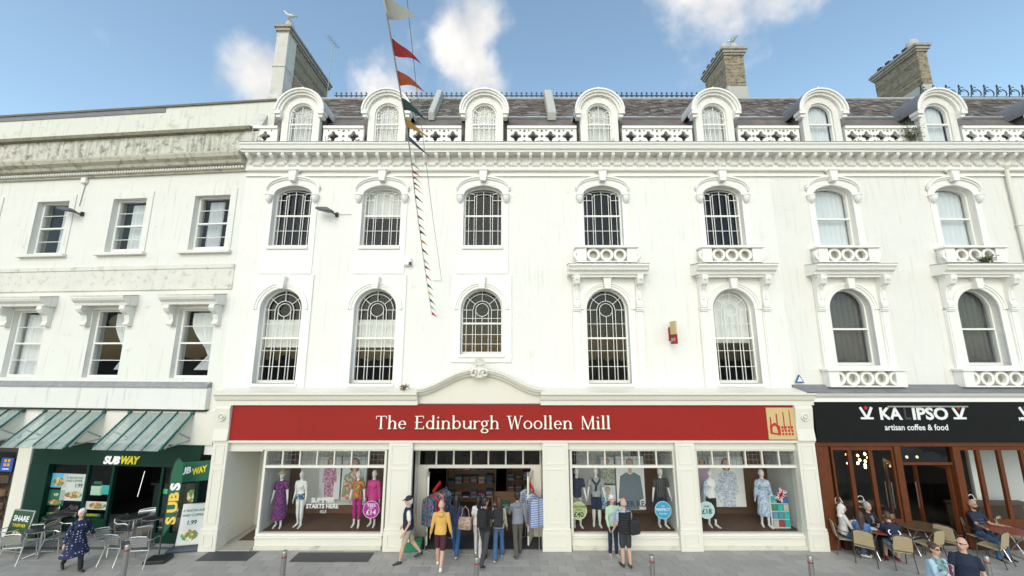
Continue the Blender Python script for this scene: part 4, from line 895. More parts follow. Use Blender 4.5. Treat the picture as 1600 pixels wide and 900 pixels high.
LW, LY = mat('white_letter', (.85, .86, .85), .4, 0), mat('yellow_letter', (.75, .6, .02), .4, 0)  # plain white and yellow letter colours, no emission
def lt(body, px0, px1, py, hpx, m, dep=-.12, shear=.25, bold=.02):
    x0, z0 = L(px0, py, dep); x1, _ = L(px1, py, dep); h = L(px0, py - hpx, dep)[1] - z0
    text_mb(body, h / .7, x0, z0, dep, shear=shear, bold=bold, width=x1 - x0).build('lettering', m, sub)
lt('SUB', 161, 187, 724, 11, LW); lt('WAY', 187, 217, 724, 11, LY)
# neighbouring shop beyond the pilaster
nb = MB(); nb.box(LXE, -6.8, -.05, .1, 2.55, 2.9); nb.box(LXE, -6.8, -.04, .06, -.1, .45)
for x in (-6.9, -8.6, -10.3, -12, -13.7): nb.box(x - .05, x + .05, -.045, .06, .45, 2.55)
nf = nb.build('neighbour_shopfront', mat('dark_brown_front', (.05, .035, .03), .5, .3, 3), left)
for x in (-8.6, -10.3, -12, -13.7): MB().box(x + .05, x + 1.65, .0, .006, .45, 2.55).build('pane', GLASS, nf)
b = MB(); b.add([(LXE, .12, -.02), (-6.9, .12, -.02), (-6.9, 3, -.02), (LXE, 3, -.02), (LXE, .12, 2.7), (-6.9, .12, 2.7), (-6.9, 3, 2.7), (LXE, 3, 2.7)], [(0, 1, 2, 3), (4, 5, 6, 7), (2, 3, 7, 6), (0, 3, 7, 4), (1, 2, 6, 5)]); b.build('shop_interior', ROOM, nf)
def Lw(lx, dep, z): return Vector((LOX, 0, 0)) + LU * lx + LV * dep + Vector((0, 0, z))
random.seed(21)
for k in range(3):
    o = empty('cardboard_display', Lw(-7.6 - k * .55, .7, .0), -LA, 'brown basket display inside the neighbouring shop window', 'display', 'basket displays in the neighbouring shop'); q = MB()
    for j in range(4): q.box(-.22, .22, -.2, .2, .1 + j * .42, .4 + j * .42 - random.random() * .1, j % 2)
    q.build('baskets', [mat('basket_brown', (.2, .11, .05), .8, .3, 9), mat('basket_dark', (.09, .05, .03), .8, .3, 9)], o, bevel=.03)
o = empty('hanging_sign', Lw(L(12, 726, -.1)[0], -.12, L(12, 726, -.1)[1]), -LA, 'small blue square sign with orange tiles in the neighbouring shop', 'sign')
MB().box(-.22, .22, -.01, .02, -.2, .22).build('board', mat('sign_blue', (.02, .09, .4), .5, .1), o)
for a in (-.1, .03):
    for c in (-.04, .09): MB().box(a, a + .09, -.016, -.008, c, c + .09).build('tile', mat('sign_orange', (.8, .35, .03), .5), o)
MB().box(-.12, .12, -.016, -.008, -.14, -.11).build('line', LW, o)
# posters and stickers in the sandwich shop window (flat print)
BURG = pattern('food_print', [(.05, .3, .12), (.45, .16, .05), (.7, .5, .2), (.2, .35, .08), (.6, .1, .06), (.75, .7, .55)], 13)
def wp(px0, py0, px1, py1, m, label, words=(), food=None):
    x0, z1 = L(px0, py0, .03); x1, z0 = L(px1, py1, .03)
    o = empty('window_poster', Lw((x0 + x1) / 2, .03, z0), -LA, label, 'poster'); w = (x1 - x0) / 2; h = z1 - z0
    MB().box(-w, w, 0, .008, 0, h).build('sheet', m, o)
    if food: MB().plate(ell(food[0] * w, food[1] * h, w * .72, h * food[2]), [], -.003, 0).build('food_picture', BURG, o)
    for body, sz, fx, fz, mm in words: text_mb(body, sz, fx * w, fz * h, -.005, bold=sz * .02, align='CENTER').build('lettering', mm, o)
GRP = mat('poster_green', (.01, .13, .06), .5, .1); BLP = mat('poster_sky', (.12, .5, .75), .5, .1); TEP = mat('poster_teal', (.03, .4, .38), .5); LGN = mat('print_green', (.03, .2, .1), .5); LBK = mat('print_black', (.01, .01, .01), .5, 0); ORG = mat('print_orange', (.8, .35, .04), .5, 0)
wp(82, 739, 103, 762, BLP, 'blue poster with a stacked burger picture', food=(0, .4, .3)); wp(76, 765, 98, 790, GRP, 'green poster with white cup outline and sandwich', (('VIP', .12, 0, .6, LW),), food=(0, .2, .16))
wp(100, 740, 130, 783, PW, 'white poster for bacon sub and coffee priced 1.99', (('6" BACON SUB', .085, 0, .82, LGN), ('AND COFFEE', .095, 0, .7, LGN), ('1.99', .17, .4, .5, LBK)), food=(.1, .22, .13))
wp(143, 759, 158, 774, mat('poster_mint', (.45, .62, .5), .5), 'small pale green notice on the second pane'); wp(158, 758, 172, 773, TEP, 'small teal notice on the second pane'); wp(147, 752, 159, 757, GRP, 'little dark green sticker on the second pane'); wp(254, 764, 264, 772, mat('poster_bright_green', (.08, .5, .2), .5), 'bright green sticker beside the sandwich shop door')
wp(133, 783, 168, 797, PW, 'leaning long poster of sandwiches and greens', food=(.1, .5, .42)); wp(73, 800, 100, 806, GRP, 'low green strip with shop name on the first pane', (('SUBWAY', .1, 0, .2, LY),)); wp(132, 802, 156, 808, GRP, 'low green strip with shop name on the second pane', (('SUBWAY', .1, 0, .2, LY),)); wp(100, 800, 118, 808, PW, 'low picture strip of filled rolls', food=(0, .5, .4))
wp(292, 755, 305, 805, mat('menu_dark', (.03, .04, .03), .5), 'tall dark menu strip of sandwiches beside the door', food=(0, .6, .2))
o = empty('neon_tube', Lw(LX(193, 760), .5, 1.1), -LA, 'vertical white light strip inside the sandwich shop doorway', 'light'); MB().tube([(0, 0, 0), (.12, 0, .8)], .008).build('tube', mat('lit_strip', (1, 1, 1), .5, 0, emit=((1, .97, .92), 1)), o)
o = empty('shop_counter', Lw(-2.2, 2.0, -.02), -LA, 'dark serving counter deep inside the sandwich shop', 'counter'); MB().box(-1.4, 1.2, -.3, .3, 0, 1.1).box(-1.5, 1.3, -.36, .34, 1.1, 1.16).build('body', mat('counter_dark', (.03, .05, .04), .5, .3), o)
# ------------------------------------------------------------------ fittings on the walls
def lampfit(o, m=BLACK):
    MB().box(-.05, .05, -.06, 0, -.08, .08).tube([(0, -.03, -.02), (-.06, -.2, .0), (-.12, -.3, .06)], .028).build('arm', m, o)
    q = MB(); q.plate([(-.62, .1), (-.55, .16), (-.2, .15), (.0, .04), (-.02, -.02), (-.25, .01)], [], -.42, -.18); q.build('lamp_head', mat('lamp_grey', (.09, .09, .1), .4, .1), o, bevel=.02)
    MB().plate([(-.56, .085), (-.5, .095), (-.22, .04), (-.22, .005)], [], -.4, -.2).build('lens', mat('lamp_lens', (.5, .5, .48), .2), o)
a, z = L(130, 335); o = empty('floodlight', Lw(a, 0, z), -LA, 'dark floodlight on an arm between windows of the weathered building', 'floodlight'); lampfit(o)
a, z = P(527, 336, 0); o = empty('floodlight', (a, 0, z), 0, 'small grey floodlight on the white wall between first two bays', 'floodlight'); lampfit(o)
MB().tube([(0, -.02, .02), (.5, -.02, .03)], .012).build('cable', WHITE, o)
a, z = L(135, 283); o = empty('junction_box', Lw(a, 0, z), -LA, 'small white junction box with cable below the dentil cornice', 'junction box'); MB().box(-.1, .1, -.12, 0, -.12, .1).build('box', WHITE, o, bevel=.02); MB().tube([(.02, -.02, -.12), (-.06, -.02, -1.0)], .012).build('cable', GREY, o)
a, z = P(638, 410, 0); o = empty('alarm_box', (a, 0, z), 0, 'white rounded alarm box near the bunting', 'alarm'); MB().box(-.13, .13, -.12, 0, -.14, .16).build('case', WHITE, o, bevel=.04); MB().box(.06, .14, -.16, -.08, -.12, -.02).build('sensor', BLACK, o)
a, z = P(1248, 593, -.02); o = empty('alarm_sign', (a, -.02, z), 0, 'blue and white triangular alarm plate on the cream wall', 'sign'); MB().plate([(-.15, -.1), (.15, -.1), (.0, .17)], [], -.05, .0).build('plate', mat('alarm_blue', (.02, .12, .35), .4), o, bevel=.01); MB().plate([(-.09, -.06), (.09, -.06), (.0, .1)], [], -.054, -.0505).build('emblem', WL, o)
a, z = P(1053, 520, -.35); o = empty('projecting_sign', (a, 0, z), 0, 'small gold and red projecting shop sign on the white wall', 'sign')
MB().box(-.025, .025, -.54, -.12, -.05, .38).build('gold_panel', GOLD, o); MB().box(-.025, .025, -.54, -.12, -.36, -.05).build('red_panel', RED, o); MB().box(-.04, .04, -.12, 0, -.25, .2).build('bracket', RED, o)
q = MB(); M_ = Matrix.Translation((.0, 0, 0))
tx = text_mb('EWM', .17, 0, 0, 0); 
for s_ in (-1, 1):
    q.add([(s_ * .029, -.33 + s_ * (x_ - .2) * .85, z_ - .28) for x_, y_, z_ in tx.v], tx.f)
q.build('lettering', WL, o)
# downpipe on the cream end
pa, pb = P(1571, 255, -.12), P(1612, 440, -.12)
o = empty('downpipe', (pa[0], -.1, 4.7), 0, 'cream painted rainwater downpipe with hopper on the cream wall', 'downpipe'); MB().tube([(0, 0, 0), (0, 0, pa[1] - 4.9)], .06, 10).build('pipe', SHOPW, o)
MB().lathe([(.06, 0), (.13, .14), (.13, .24), (.02, .24)], (0, 0, pa[1] - 4.95), 10).build('hopper', SHOPW, o)
for zz in (1.5, 3.5, 5.5): MB().lathe([(.062, 0), (.085, .01), (.085, .07), (.062, .08)], (0, 0, zz), 10).build('collar', SHOPW, o)
# aerial on the roof
a, z = P(521, 60, 3.2); o = empty('tv_aerial', (a, 3.2, 15.0), 0, 'thin television aerial mast beside the tall white chimney', 'aerial'); MB().tube([(-.1, 0, 0), (0, 0, z - 15.0)], .018, 6).build('mast', GREY, o)
q = MB(); q.tube([(0, -.5, z - 15.3), (.05, .5, z - 15.1)], .012, 5)
for k in range(9): q.tube([(-.18, -.45 + k * .11, z - 15.29 + k * .02), (.18, -.45 + k * .11, z - 15.29 + k * .02)], .007, 4)
q.build('antenna', GREY, o)
# gulls
GW = mat('gull_white', (.75, .75, .73), .7, .05); GG = mat('gull_grey', (.3, .31, .33), .7, .1); GY = mat('gull_yellow', (.6, .4, .05), .6)
def gull(loc, rz, label):
    o = empty('seagull', loc, rz, label, 'seagull')
    q = MB(); rings = [(-.24, .01, .1), (-.2, .04, .11), (-.1, .075, .12), (0, .085, .14), (.1, .075, .17), (.17, .05, .22), (.2, .045, .28), (.24, .045, .33), (.28, .035, .345), (.31, .015, .335)]
    v = []; f = []; n = 12
    for x, r, z in rings: v += [(x, r * math.cos(2 * math.pi * j / n), z + .04 + r * math.sin(2 * math.pi * j / n)) for j in range(n)]
    for i in range(len(rings) - 1):
        for j in range(n): f.append((i * n + j, i * n + (j + 1) % n, i * n + n + (j + 1) % n, i * n + n + j))
    f += [tuple(range(n)), tuple(range((len(rings) - 1) * n, len(rings) * n))]
    q.add(v, f); q.build('body', GW, o, smooth=True)
    w = MB()
    for s in (-1, 1): w.add([(.1, s * .075, .22), (-.02, s * .095, .2), (-.34, s * .03, .13), (-.3, s * .03, .17), (0, s * .07, .26)], [(0, 1, 2, 3, 4)])
    w.build('wing', GG, o); MB().tube([(.3, 0, .375), (.37, 0, .36)], [.014, .004], 6).build('beak', GY, o)
    q = MB()
    for s in (-.035, .035): q.tube([(.0, s, 0), (0, s, .12)], .008, 5); q.box(-.01, .05, s - .02, s + .02, 0, .008)
    q.build('leg', GY, o)
gull((-9.5, 1.15, 19.87), R(180), 'white gull standing on the tall white chimney'); gull((10.76, 3.3, 20.67), R(100), 'gull perched on the chimney with twin domed cowls')
# plants growing from the parapet and ledge
LEAF = mat('shrub_leaf', (.08, .11, .035), .7, .4, 5); DRYL = mat('dry_weed', (.2, .14, .06), .8, .4, 6); MOSS = mat('moss', (.07, .065, .03), .9, .4, 9)
def weed(loc, r, h, n, m, label, cat='weed', group=None, stems=5):
    o = empty('wall_plant', loc, 0, label, cat, group); s = MB(); lf = MB(); tips = []
    for k in range(stems):
        a = random.uniform(0, 6.28); e = Vector((math.cos(a) * r * random.uniform(.3, 1), math.sin(a) * r * .5, h * random.uniform(.5, 1))); s.tube([(0, 0, -.02), e * .5 + Vector((0, 0, h * .08)), e], [.012, .008, .004], 5); tips.append(e)
    for k in range(n):
        e = random.choice(tips); t = random.uniform(.3, 1.05); p = e * t + Vector((random.gauss(0, r * .16), random.gauss(0, r * .16), random.gauss(0, h * .1)))
        d = Vector((random.gauss(0, 1), random.gauss(0, 1), random.gauss(0, .7))).normalized(); u = d.orthogonal().normalized(); sz = random.uniform(.03, .07) * (1 if r > .2 else .7)
        lf.add([p, p + d * sz + u * sz * .35, p + d * sz * 2, p + d * sz - u * sz * .35], [(0, 1, 2, 3)])
    s.build('stem', DRYL, o); tag(lf.build('foliage', m, o), kind='stuff')
random.seed(31)
x, z = P(1425, 215, -.1); weed((x, -.15, 13.28), .42, 1.05, 420, LEAF, 'leafy green shrub growing beside the cream dormer with a lead roof', 'shrub', stems=9)
x, z = P(1550, 413, -.5); weed((x, -.42, 8.83), .32, .2, 200, LEAF, 'dark green fern tuft growing on the cream window hood', 'fern', stems=8)
wl_ = [(412, 'on the parapet beside the tall white chimney'), (520, 'in front of the first pierced parapet panel'), (565, 'on the parapet left of the second dormer'), (840, 'under the pierced parapet by the roof upstand'), (955, 'at the foot of the fourth dormer'), (1208, 'on the parapet left of the first cream dormer'), (1240, 'at the corner of the first cream dormer'), (1335, 'on the parapet right of the first cream dormer'), (1365, 'mid parapet between the cream dormers')]
for px, lab in wl_:
    x = P(px, 214, -.05)[0]; weed((x, -.12, 13.28), .2, .24, 90, random.choice((DRYL, MOSS, DRYL)), 'small dry weed tuft ' + lab)
x = P(630, 603, -.5)[0]; weed((x, -.35, zf1 + .46), .22, .18, 70, DRYL, 'dry weed on the shop cornice beside the curved pediment')
# ------------------------------------------------------------------ bunting
pts = []
for px, py, dist in ((592, -40, 3.1), (604, 20, 3.3), (614, 75, 3.75), (622, 122, 4.2), (630, 168, 4.7), (637, 210, 5.4), (642, 245, 6.4), (648, 300, 8.2), (655, 355, 9.8), (664, 420, 11.3), (675, 492, 12.7)):
    d = ray(px, py); pts.append(Vector((0, CY, CZ)) + d * (dist / d.y))
bu = empty('bunting', pts[-1], 0, 'string of coloured triangular pennants strung from the white wall over the street', 'bunting')
first = pts[0] + (pts[0] - pts[1]) * 4
rel = [p - pts[-1] for p in [first] + pts]
MB().tube(rel, .011, 6).build('cord', mat('bunting_cord', (.6, .6, .57), .8), bu)
FC = [('pennant_white', (.6, .6, .55)), ('pennant_red', (.55, .02, .02)), ('pennant_orange', (.7, .13, .03)), ('pennant_green', (.02, .09, .07)), ('pennant_yellow', (.75, .4, .05)), ('pennant_navy', (.03, .05, .12))]
def along(s):
    for a, b in zip(rel[1:-1], rel[2:]):
        l = (b - a).length
        if s <= l: return a + (b - a) * s / l, (b - a).normalized()
        s -= l
    return None, None
s = .12; k = 0
while True:
    p, d = along(s)
    if p is None: break
    fs_ = .3 if k < 6 else .17; q, d2 = along(s + fs_ * .85)
    if q is None: break
    m = mat(FC[k % 6][0], FC[k % 6][1], .7, .1, 6)
    out = Vector((1.15, random.uniform(-.2, .2), -.65 + random.uniform(-.2, .15))) * fs_; mid = (p + q) / 2
    v = []; f = []; n = 6
    for i in range(n + 1):
        t = i / n; c = mid + out * t + Vector((0, .03 * math.sin(t * 5 + k), -.05 * t * t)); hw = (q - p) / 2 * (1 - t * .98)
        v += [c - hw, c + hw]
        if i: f.append((2 * i - 2, 2 * i - 1, 2 * i + 1, 2 * i))
    MB().add(v, f).build('pennant', m, bu, smooth=True)
    s += .47 if k < 5 else (1.2 if k == 5 else random.choice((.3, .36, .44))); k += 1
cb = []
for px, py, dist in ((634, -20, 5.0), (650, 130, 6.5), (664, 240, 8.5), (677, 345, 10.8), (690, 438, 12.75)):
    d = ray(px, py); cb.append(Vector((0, CY, CZ)) + d * (dist / d.y))
o = empty('slack_cable', cb[-1], 0, 'thin dark cable hanging beside the bunting', 'cable'); MB().tube([p - cb[-1] for p in [cb[0] + (cb[0] - cb[1]) * 2] + cb] + [Vector((-.3, 0, 0))], .007, 5).build('cable', GREY, o)
# ------------------------------------------------------------------ ground
PAVE = [mat('paver_%s' % n_, c_, .75, .12, 5, bump=.15, bs=60, dirt=((.1, .095, .09), 9, .6, .55)) for n_, c_ in zip('abc', ((.35, .328, .297), (.375, .352, .32), (.325, .306, .28)))]
gr = MB().box(-400, 400, -400, 400, -.3, -.052).build('ground', mat('street_joint_sand', (.14, .135, .13), .9, .2, 3)); tag(gr, kind='structure')
pv = empty('pavement', (0, 0, 0)); tag(pv, kind='structure')
MB().box(-24, 26, -14, -.3, -.052, -.012).box(-24, XL - .2, -.3, 2.2, -.052, -.012).box(PIL[4][1], 26, -.3, .0, -.052, -.012).box(XL - .2, PIL[4][1], -.3, -.25, -.052, -.012).build('paving_bed', mat('joint_mortar', (.13, .125, .12), .9, .2, 6), pv)
random.seed(2)
PM = []
for m in PAVE:
    q = MB(); q.box(-.2465, .2465, -.1465, .1465, -.04, 0); PM.append(q.mesh('paver', m, bevel=.003))
far = MB()
for r in range(46):
    y = -.45 - .3 * r; xo = (r % 2) * .25
    for k in range(100):
        x = -24.75 + xo + k * .5
        vis = r < 5 and -13.9 < x < 13.9 + .25
        if vis: 
            o = inst(random.choice(PM), 'paver', pv, (x, y, random.uniform(-.0025, .0015)))
        else:
            z = random.uniform(-.0025, .0015); far.add([(x - .246, y - .146, z), (x + .246, y - .146, z), (x + .246, y + .146, z), (x - .246, y + .146, z), (x - .246, y - .146, z - .03), (x + .246, y - .146, z - .03), (x + .246, y + .146, z - .03), (x - .246, y + .146, z - .03)], [(0, 1, 2, 3), (0, 1, 5, 4), (1, 2, 6, 5), (2, 3, 7, 6), (3, 0, 4, 7)], random.randrange(3))
far_y = MB()
for k in range(100):
    for r in range(8):
        x = -24.75 + k * .5
        if x < XL - .4: far.add([(x - .246, -.154 + r * .3, 0), (x + .246, -.154 + r * .3, 0), (x + .246, .138 + r * .3, 0), (x - .246, .138 + r * .3, 0)], [(0, 1, 2, 3)], random.randrange(3))
        elif x > PIL[4][1] + .2 and r == 0: far.add([(x - .246, -.29, 0), (x + .246, -.29, 0), (x + .246, -.02, 0), (x - .246, -.02, 0)], [(0, 1, 2, 3)], random.randrange(3))
tag(far.build('distant_pavers', PAVE, pv), kind='stuff')
DKS = mat('dark_cellar_slab', (.06, .06, .062), .6, .25, 8, bump=.2, bs=80)
for a, b, y0, y1 in ((318, 396, -.95, -.42), (462, 582, -1.0, -.48)):
    xa, xb = G(a, 868)[0], G(b, 868)[0]; MB().plate([(0, 0), (1, 0), (1, 1), (0, 1)], [], 0, 1)
    MB().box(xa, xb, y0, y1, -.03, .006).build('cellar_slab', DKS, pv, bevel=.003)
MB().box(PIL[0][1] - .05, W1[0] - .1, -.4, 1.3, -.03, .02).build('lobby_step', mat('terrazzo_step', (.42, .38, .32), .6, .2, 12), pv)
MB().box(PIL[0][1] + .25, W1[0] - .3, .2, 1.0, .02, .03).build('door_mat', mat('coir_mat', (.09, .06, .045), .95, .3, 20), pv)
# bollards
bl = empty('bollard', (0, 0, 0)); tag(bl, None, 'bollard', 'steel bollards along the street')
MB().lathe([(.058, 0), (.058, .86)], n=16).lathe([(.09, -.005), (.09, .012), (.06, .02)], n=16).build('post', STEEL, bl, smooth=True)
MB().lathe([(.0585, .83), (.0605, .832), (.0605, .87), (.0585, .872)], n=16).build('red_band', mat('bollard_red', (.3, .05, .045), .4, .3, 9), bl)
MB().lathe([(.059, .86), (.059, .965), (.05, .985), (.01, .99)], n=16).build('cap', STEEL, bl, smooth=True)
bspots = [(200, 850), (445, 860), (745, 870), (1018, 867), (1265, 868), (1540, 868)]
where = ['in front of the sandwich shop chairs', 'beside the dark slab below the dress window', 'in front of the shop entrance', 'in front of the menswear window', 'before the pilaster between shop and cafe', 'beside the man in navy near the cafe']
for i, (px, py) in enumerate(bspots):
    x, y = G(px, py, .99); o = bl if i == 0 else copy_tree(bl); o.location = (x, y, 0); o['label'] = 'steel bollard with a red band ' + where[i]
# aluminium chairs and tables
def alu_chair():
    c = empty('metal_chair'); r = .0135
    q = MB()
    for s in (-1, 1):
        q.tube([(s * .25, -.24, 0), (s * .245, -.2, .43), (s * .25, -.18, .63), (s * .25, -.1, .67), (s * .25, .12, .67), (s * .235, .22, .72), (s * .2, .25, .8)], r); q.tube([(s * .25, .3, 0), (s * .235, .16, .43), (s * .235, .2, .66)], r)
    q.tube([(-.2, .25, .8), (0, .26, .815), (.2, .25, .8)], r); q.tube([(-.24, -.2, .42), (.24, -.2, .42)], r * .8); q.tube([(-.235, .16, .42), (.235, .16, .42)], r * .8)
    q.build('frame', METAL, c, smooth=True)
    for k in range(6): MB().box(-.225, .225, -.2 + k * .064, -.148 + k * .064, .435, .447).build('seat_slat', METAL, c)
    for k in range(4): MB().obox((0, .215 + k * .012, .56 + k * .062), .215, .005, .026, Matrix.Rotation(R(-12), 3, 'X')).build('back_slat', METAL, c)
    return c
def metal_table():
    t = empty('metal_table'); MB().lathe([(.01, .715), (.34, .715), (.35, .722), (.35, .738), (.34, .742), (.01, .742)], n=32).build('top', mat('dark_table_top', (.06, .06, .062), .3, .1, metal=.5), t, smooth=True); rm = MB().ring(0, 0, .36, .345, 0, .01).build('rim', METAL, t); rm.rotation_euler = (R(90), 0, 0); rm.location = (0, 0, .725)
    MB().lathe([(.03, .06), (.03, .715)], n=12).build('column', METAL, t)
    for k in range(4): a = R(45 + 90 * k); MB().tube([(0, 0, .1), (.3 * math.cos(a), .3 * math.sin(a), .015)], .018).build('foot', METAL, t)
    return t
mc = alu_chair(); tag(mc, None, 'chair', 'aluminium chairs outside the sandwich shop')
mt = metal_table(); tag(mt, None, 'table', 'round tables outside the sandwich shop')
def gp(px, py, z=0): x, y = G(px, py, z); return Vector((x, y, 0))
tabs = [(60, 868, 'behind the SHARE board'), (88, 843, 'by the first poster window'), (205, 846, 'in front of the dark doorway'), (240, 846, 'beside the green flag')]
for i, (px, py, lab) in enumerate(tabs):
    o = mt if i == 0 else copy_tree(mt); o.location = gp(px, py); o['label'] = 'round dark topped metal cafe table ' + lab
chs = [(25, 878, 190, 'with its back to the street at the table behind the SHARE board'), (88, 862, 100, 'side on at the table behind the SHARE board'), (62, 838, 10, 'facing the street below the poster window'), (92, 836, -20, 'close against the green window base'), (152, 868, 215, 'turned away behind the woman in polka dots'), (182, 878, 175, 'with its back to the street behind the bollard'), (222, 882, 185, 'with its back to the street near the green flag base'), (222, 842, 30, 'tucked at the doorway table'), (252, 842, -10, 'behind the green flag'), (196, 850, 95, 'side on at the doorway table'), (8, 866, 150, 'at the very end beside the SHARE board')]
for i, (px, py, a, lab) in enumerate(chs):
    o = mc if i == 0 else copy_tree(mc); o.location = gp(px, py); o.rotation_euler = (0, 0, R(a)); o['label'] = 'aluminium slatted armchair ' + lab
# wicker chairs, cafe tables
WICK = mat('woven_cane', (.42, .33, .2), .8, .2, 30, bump=.6, bs=120); CHL = mat('dark_chair_leg', (.06, .055, .05), .4, .2)
def cane_chair():
    c = empty('cane_chair'); q = MB()
    for s in (-1, 1):
        q.tube([(s * .24, -.25, 0), (s * .24, -.22, .43), (s * .26, -.2, .62), (s * .27, -.05, .66), (s * .255, .17, .68), (s * .2, .26, .86)], .0135); q.tube([(s * .23, .29, 0), (s * .22, .2, .43), (s * .23, .22, .68)], .0135)
    q.tube([(-.2, .26, .86), (-.12, .28, .9), (.12, .28, .9), (.2, .26, .86)], .0135); q.tube([(-.24, -.22, .42), (.24, -.22, .42)], .012); q.build('frame', CHL, c, smooth=True)
    MB().box(-.235, .235, -.235, .2, .425, .45).build('seat', WICK, c, bevel=.01)
    bk = MB().plate([(-.215, .5), (.215, .5), (.2, .85), (.12, .89), (-.12, .89), (-.2, .85)], [], .0, .02).build('backrest', WICK, c, bevel=.006); bk.rotation_euler = (R(-10), 0, 0); bk.location = (0, .135, .01)
    return c
cc = cane_chair(); tag(cc, None, 'chair', 'cane chairs outside the cafe')
cch = [(1322, 864, 70, 'under the woman in the white hoodie'), (1354, 878, 140, 'under the person in the denim jacket'), (1408, 886, 160, 'under the person in the printed navy shirt'), (1418, 860, 20, 'empty beside the oval wooden table'), (1455, 876, 195, 'empty with its back to the street by the oval table'), (1486, 870, 120, 'empty side on at the oval table'), (1556, 880, 200, 'empty in front of the seated man'), (1592, 864, 20, 'empty beyond the red table'), (1364, 861, 8, 'under the woman in black against the timber doors'), (1538, 863, 10, 'under the man in the striped polo')]
for i, (px, py, a, lab) in enumerate(cch):
    o = cc if i == 0 else copy_tree(cc); o.location = gp(px, py); o.rotation_euler = (0, 0, R(a)); o['label'] = 'beige cane bistro chair ' + lab
def bistro(loc, rx, ry, m, label, rz=0):
    t = empty('bistro_table', loc, rz, label, 'table'); q = MB(); n = 28
    q.plate(ell(0, 0, rx, ry, n), [], -.012, .012); o = q.build('top', m, t, bevel=.004); o.rotation_euler = (R(90), 0, 0); o.location = (0, 0, .735)
    for s in (-1, 1):
        MB().tube([(s * .26, -.2, 0), (s * .22, .2, .72)], .014).tube([(s * .22, .24, 0), (s * .26, -.22, .72)], .014).tube([(s * .25, -.22, .015), (s * .25, .24, .015)], .012).build('folding_leg', METAL, t)
    return t
RT = mat('red_brown_table', (.24, .06, .035), .4, .2, 6); BT = mat('brown_table', (.11, .065, .035), .4, .25, 6)
bistro(gp(1442, 864) , .55, .38, BT, 'oval dark wooden bistro table by the cafe doorway'); bistro(gp(1580, 872), .5, .34, RT, 'red brown bistro table beside the seated man'); ct = gp(1380, 871); bistro(ct, .48, .36, RT, 'bistro table cluttered with plates in the seated group')
for k, (dx, dy, m, lab) in enumerate(((-.2, 0, WL, 'white plate of food on the crowded cafe table'), (.15, .1, WL, 'second white plate at the far edge of the crowded table'), (.0, -.2, RED, 'red napkin tray on the crowded cafe table'))):
    o = MB().lathe([(.03, 0), (.1, .006), (.13, .02), (.12, .02), (.03, .01)], n=20).build('plate', m); o.location = ct + Vector((dx, dy, .748)); tag(o, lab, 'plate')
o = MB().lathe([(.03, 0), (.033, .01), (.033, .13), (.014, .17), (.012, .22), (.002, .22)], n=12).build('drink_bottle', mat('bottle_blue', (.3, .45, .6), .2), smooth=True); o.location = ct + Vector((.1, -.05, .748)); tag(o, 'pale drink bottle on the crowded cafe table', 'bottle')
# flag, boards
fl = empty('feather_flag', gp(247, 877), R(8), 'tall green feather flag with SUBS lettering on a black base', 'flag')
MB().box(-.28, .28, -.2, .2, 0, .09).build('base', BLACK, fl, bevel=.02); MB().tube([(0, 0, .05), (0, 0, 2.3), (.06, 0, 2.62), (.2, 0, 2.75)], .013).build('pole', BLACK, fl)
FG = mat('flag_green', (.008, .1, .05), .6, .12, 2)
MB().plate([(.02, .62), (.2, .95), (.3, 1.4), (.33, 2.2), (.3, 2.6), (.15, 2.75), (.05, 2.62), (.02, 2.3)], [], -.004, .004).build('sail', FG, fl)
FY = mat('flag_yellow', (.75, .5, .08), .6)
for body, zz, m in (('S', .95, FY), ('U', 1.26, FY), ('B', 1.56, FY), ('S', 1.86, LW)):
    tq = text_mb(body, .42, 0, 0, 0, bold=.02); q = MB(); q.add([(.29 - z_ * .8, -.008, zz + x_) for x_, y_, z_ in tq.v], tq.f); q.build('lettering', m, fl)
bx = empty('projecting_box_sign', Lw(-.1, -.1, 1.98), -LA, 'green box sign with shop name projecting from the green post', 'sign')
M3 = Matrix.Rotation(R(25), 3, 'Z'); MB().obox((0, -.35, .25), .5, .05, .28, M3).build('box', FG, bx, bevel=.01); MB().box(-.03, .03, -.2, .08, .2, .28).build('bracket', BLACK, bx)
for body, xx, m in (('SUB', -.42, LW), ('WAY', -.02, LY)):
    M4 = Matrix.Translation(Vector((0, -.35, .25)) + M3 @ Vector((xx, -.055, -.08))) @ M3.to_4x4() @ Matrix.Rotation(R(-12), 4, 'Y'); text_mb(body, .24, 0, 0, 0, shear=.25, bold=.012, width=.38, M=M4).build('lettering', m, bx)
def aboard(px, py, rz, w, h, m, label, words, food, base=True):
    o = empty('pavement_board', gp(px, py), rz, label, 'sign board')
    if base: MB().box(-w * .75, w * .75, -.25, .25, 0, .09).build('base', mat('board_base_grey', (.07, .08, .1), .6, .2), o, bevel=.03)
    T_ = Matrix.Rotation(R(8), 4, 'X'); fr_ = MB(); fr_.box(-w / 2 - .03, w / 2 + .03, -.02, .02, .1, h + .13); a = fr_.build('frame', METAL, o, bevel=.01); a.rotation_euler = (R(-8), 0, 0)
    MB().box(-w / 2, w / 2, -.024, -.0, .13, h + .1).build('sheet', m, a)
    if food: MB().plate(ell(food[0] * w, .13 + food[1] * h, w * .38, h * food[2]), [], -.028, -.0245).build('food_picture', BURG, a)
    for body, sz, zz, mm in words: text_mb(body, sz, 0, .13 + zz * h, -.029, align='CENTER', bold=sz * .02).build('lettering', mm, a)
aboard(292, 858, R(12), .6, 1.1, PW, 'white pavement board for bacon sub and coffee in a silver frame', (('6" BACON SUB', .085, .8, LGN), ('AND COFFEE', .095, .68, LGN), ('1.99', .16, .48, LBK)), (0, .22, .14))
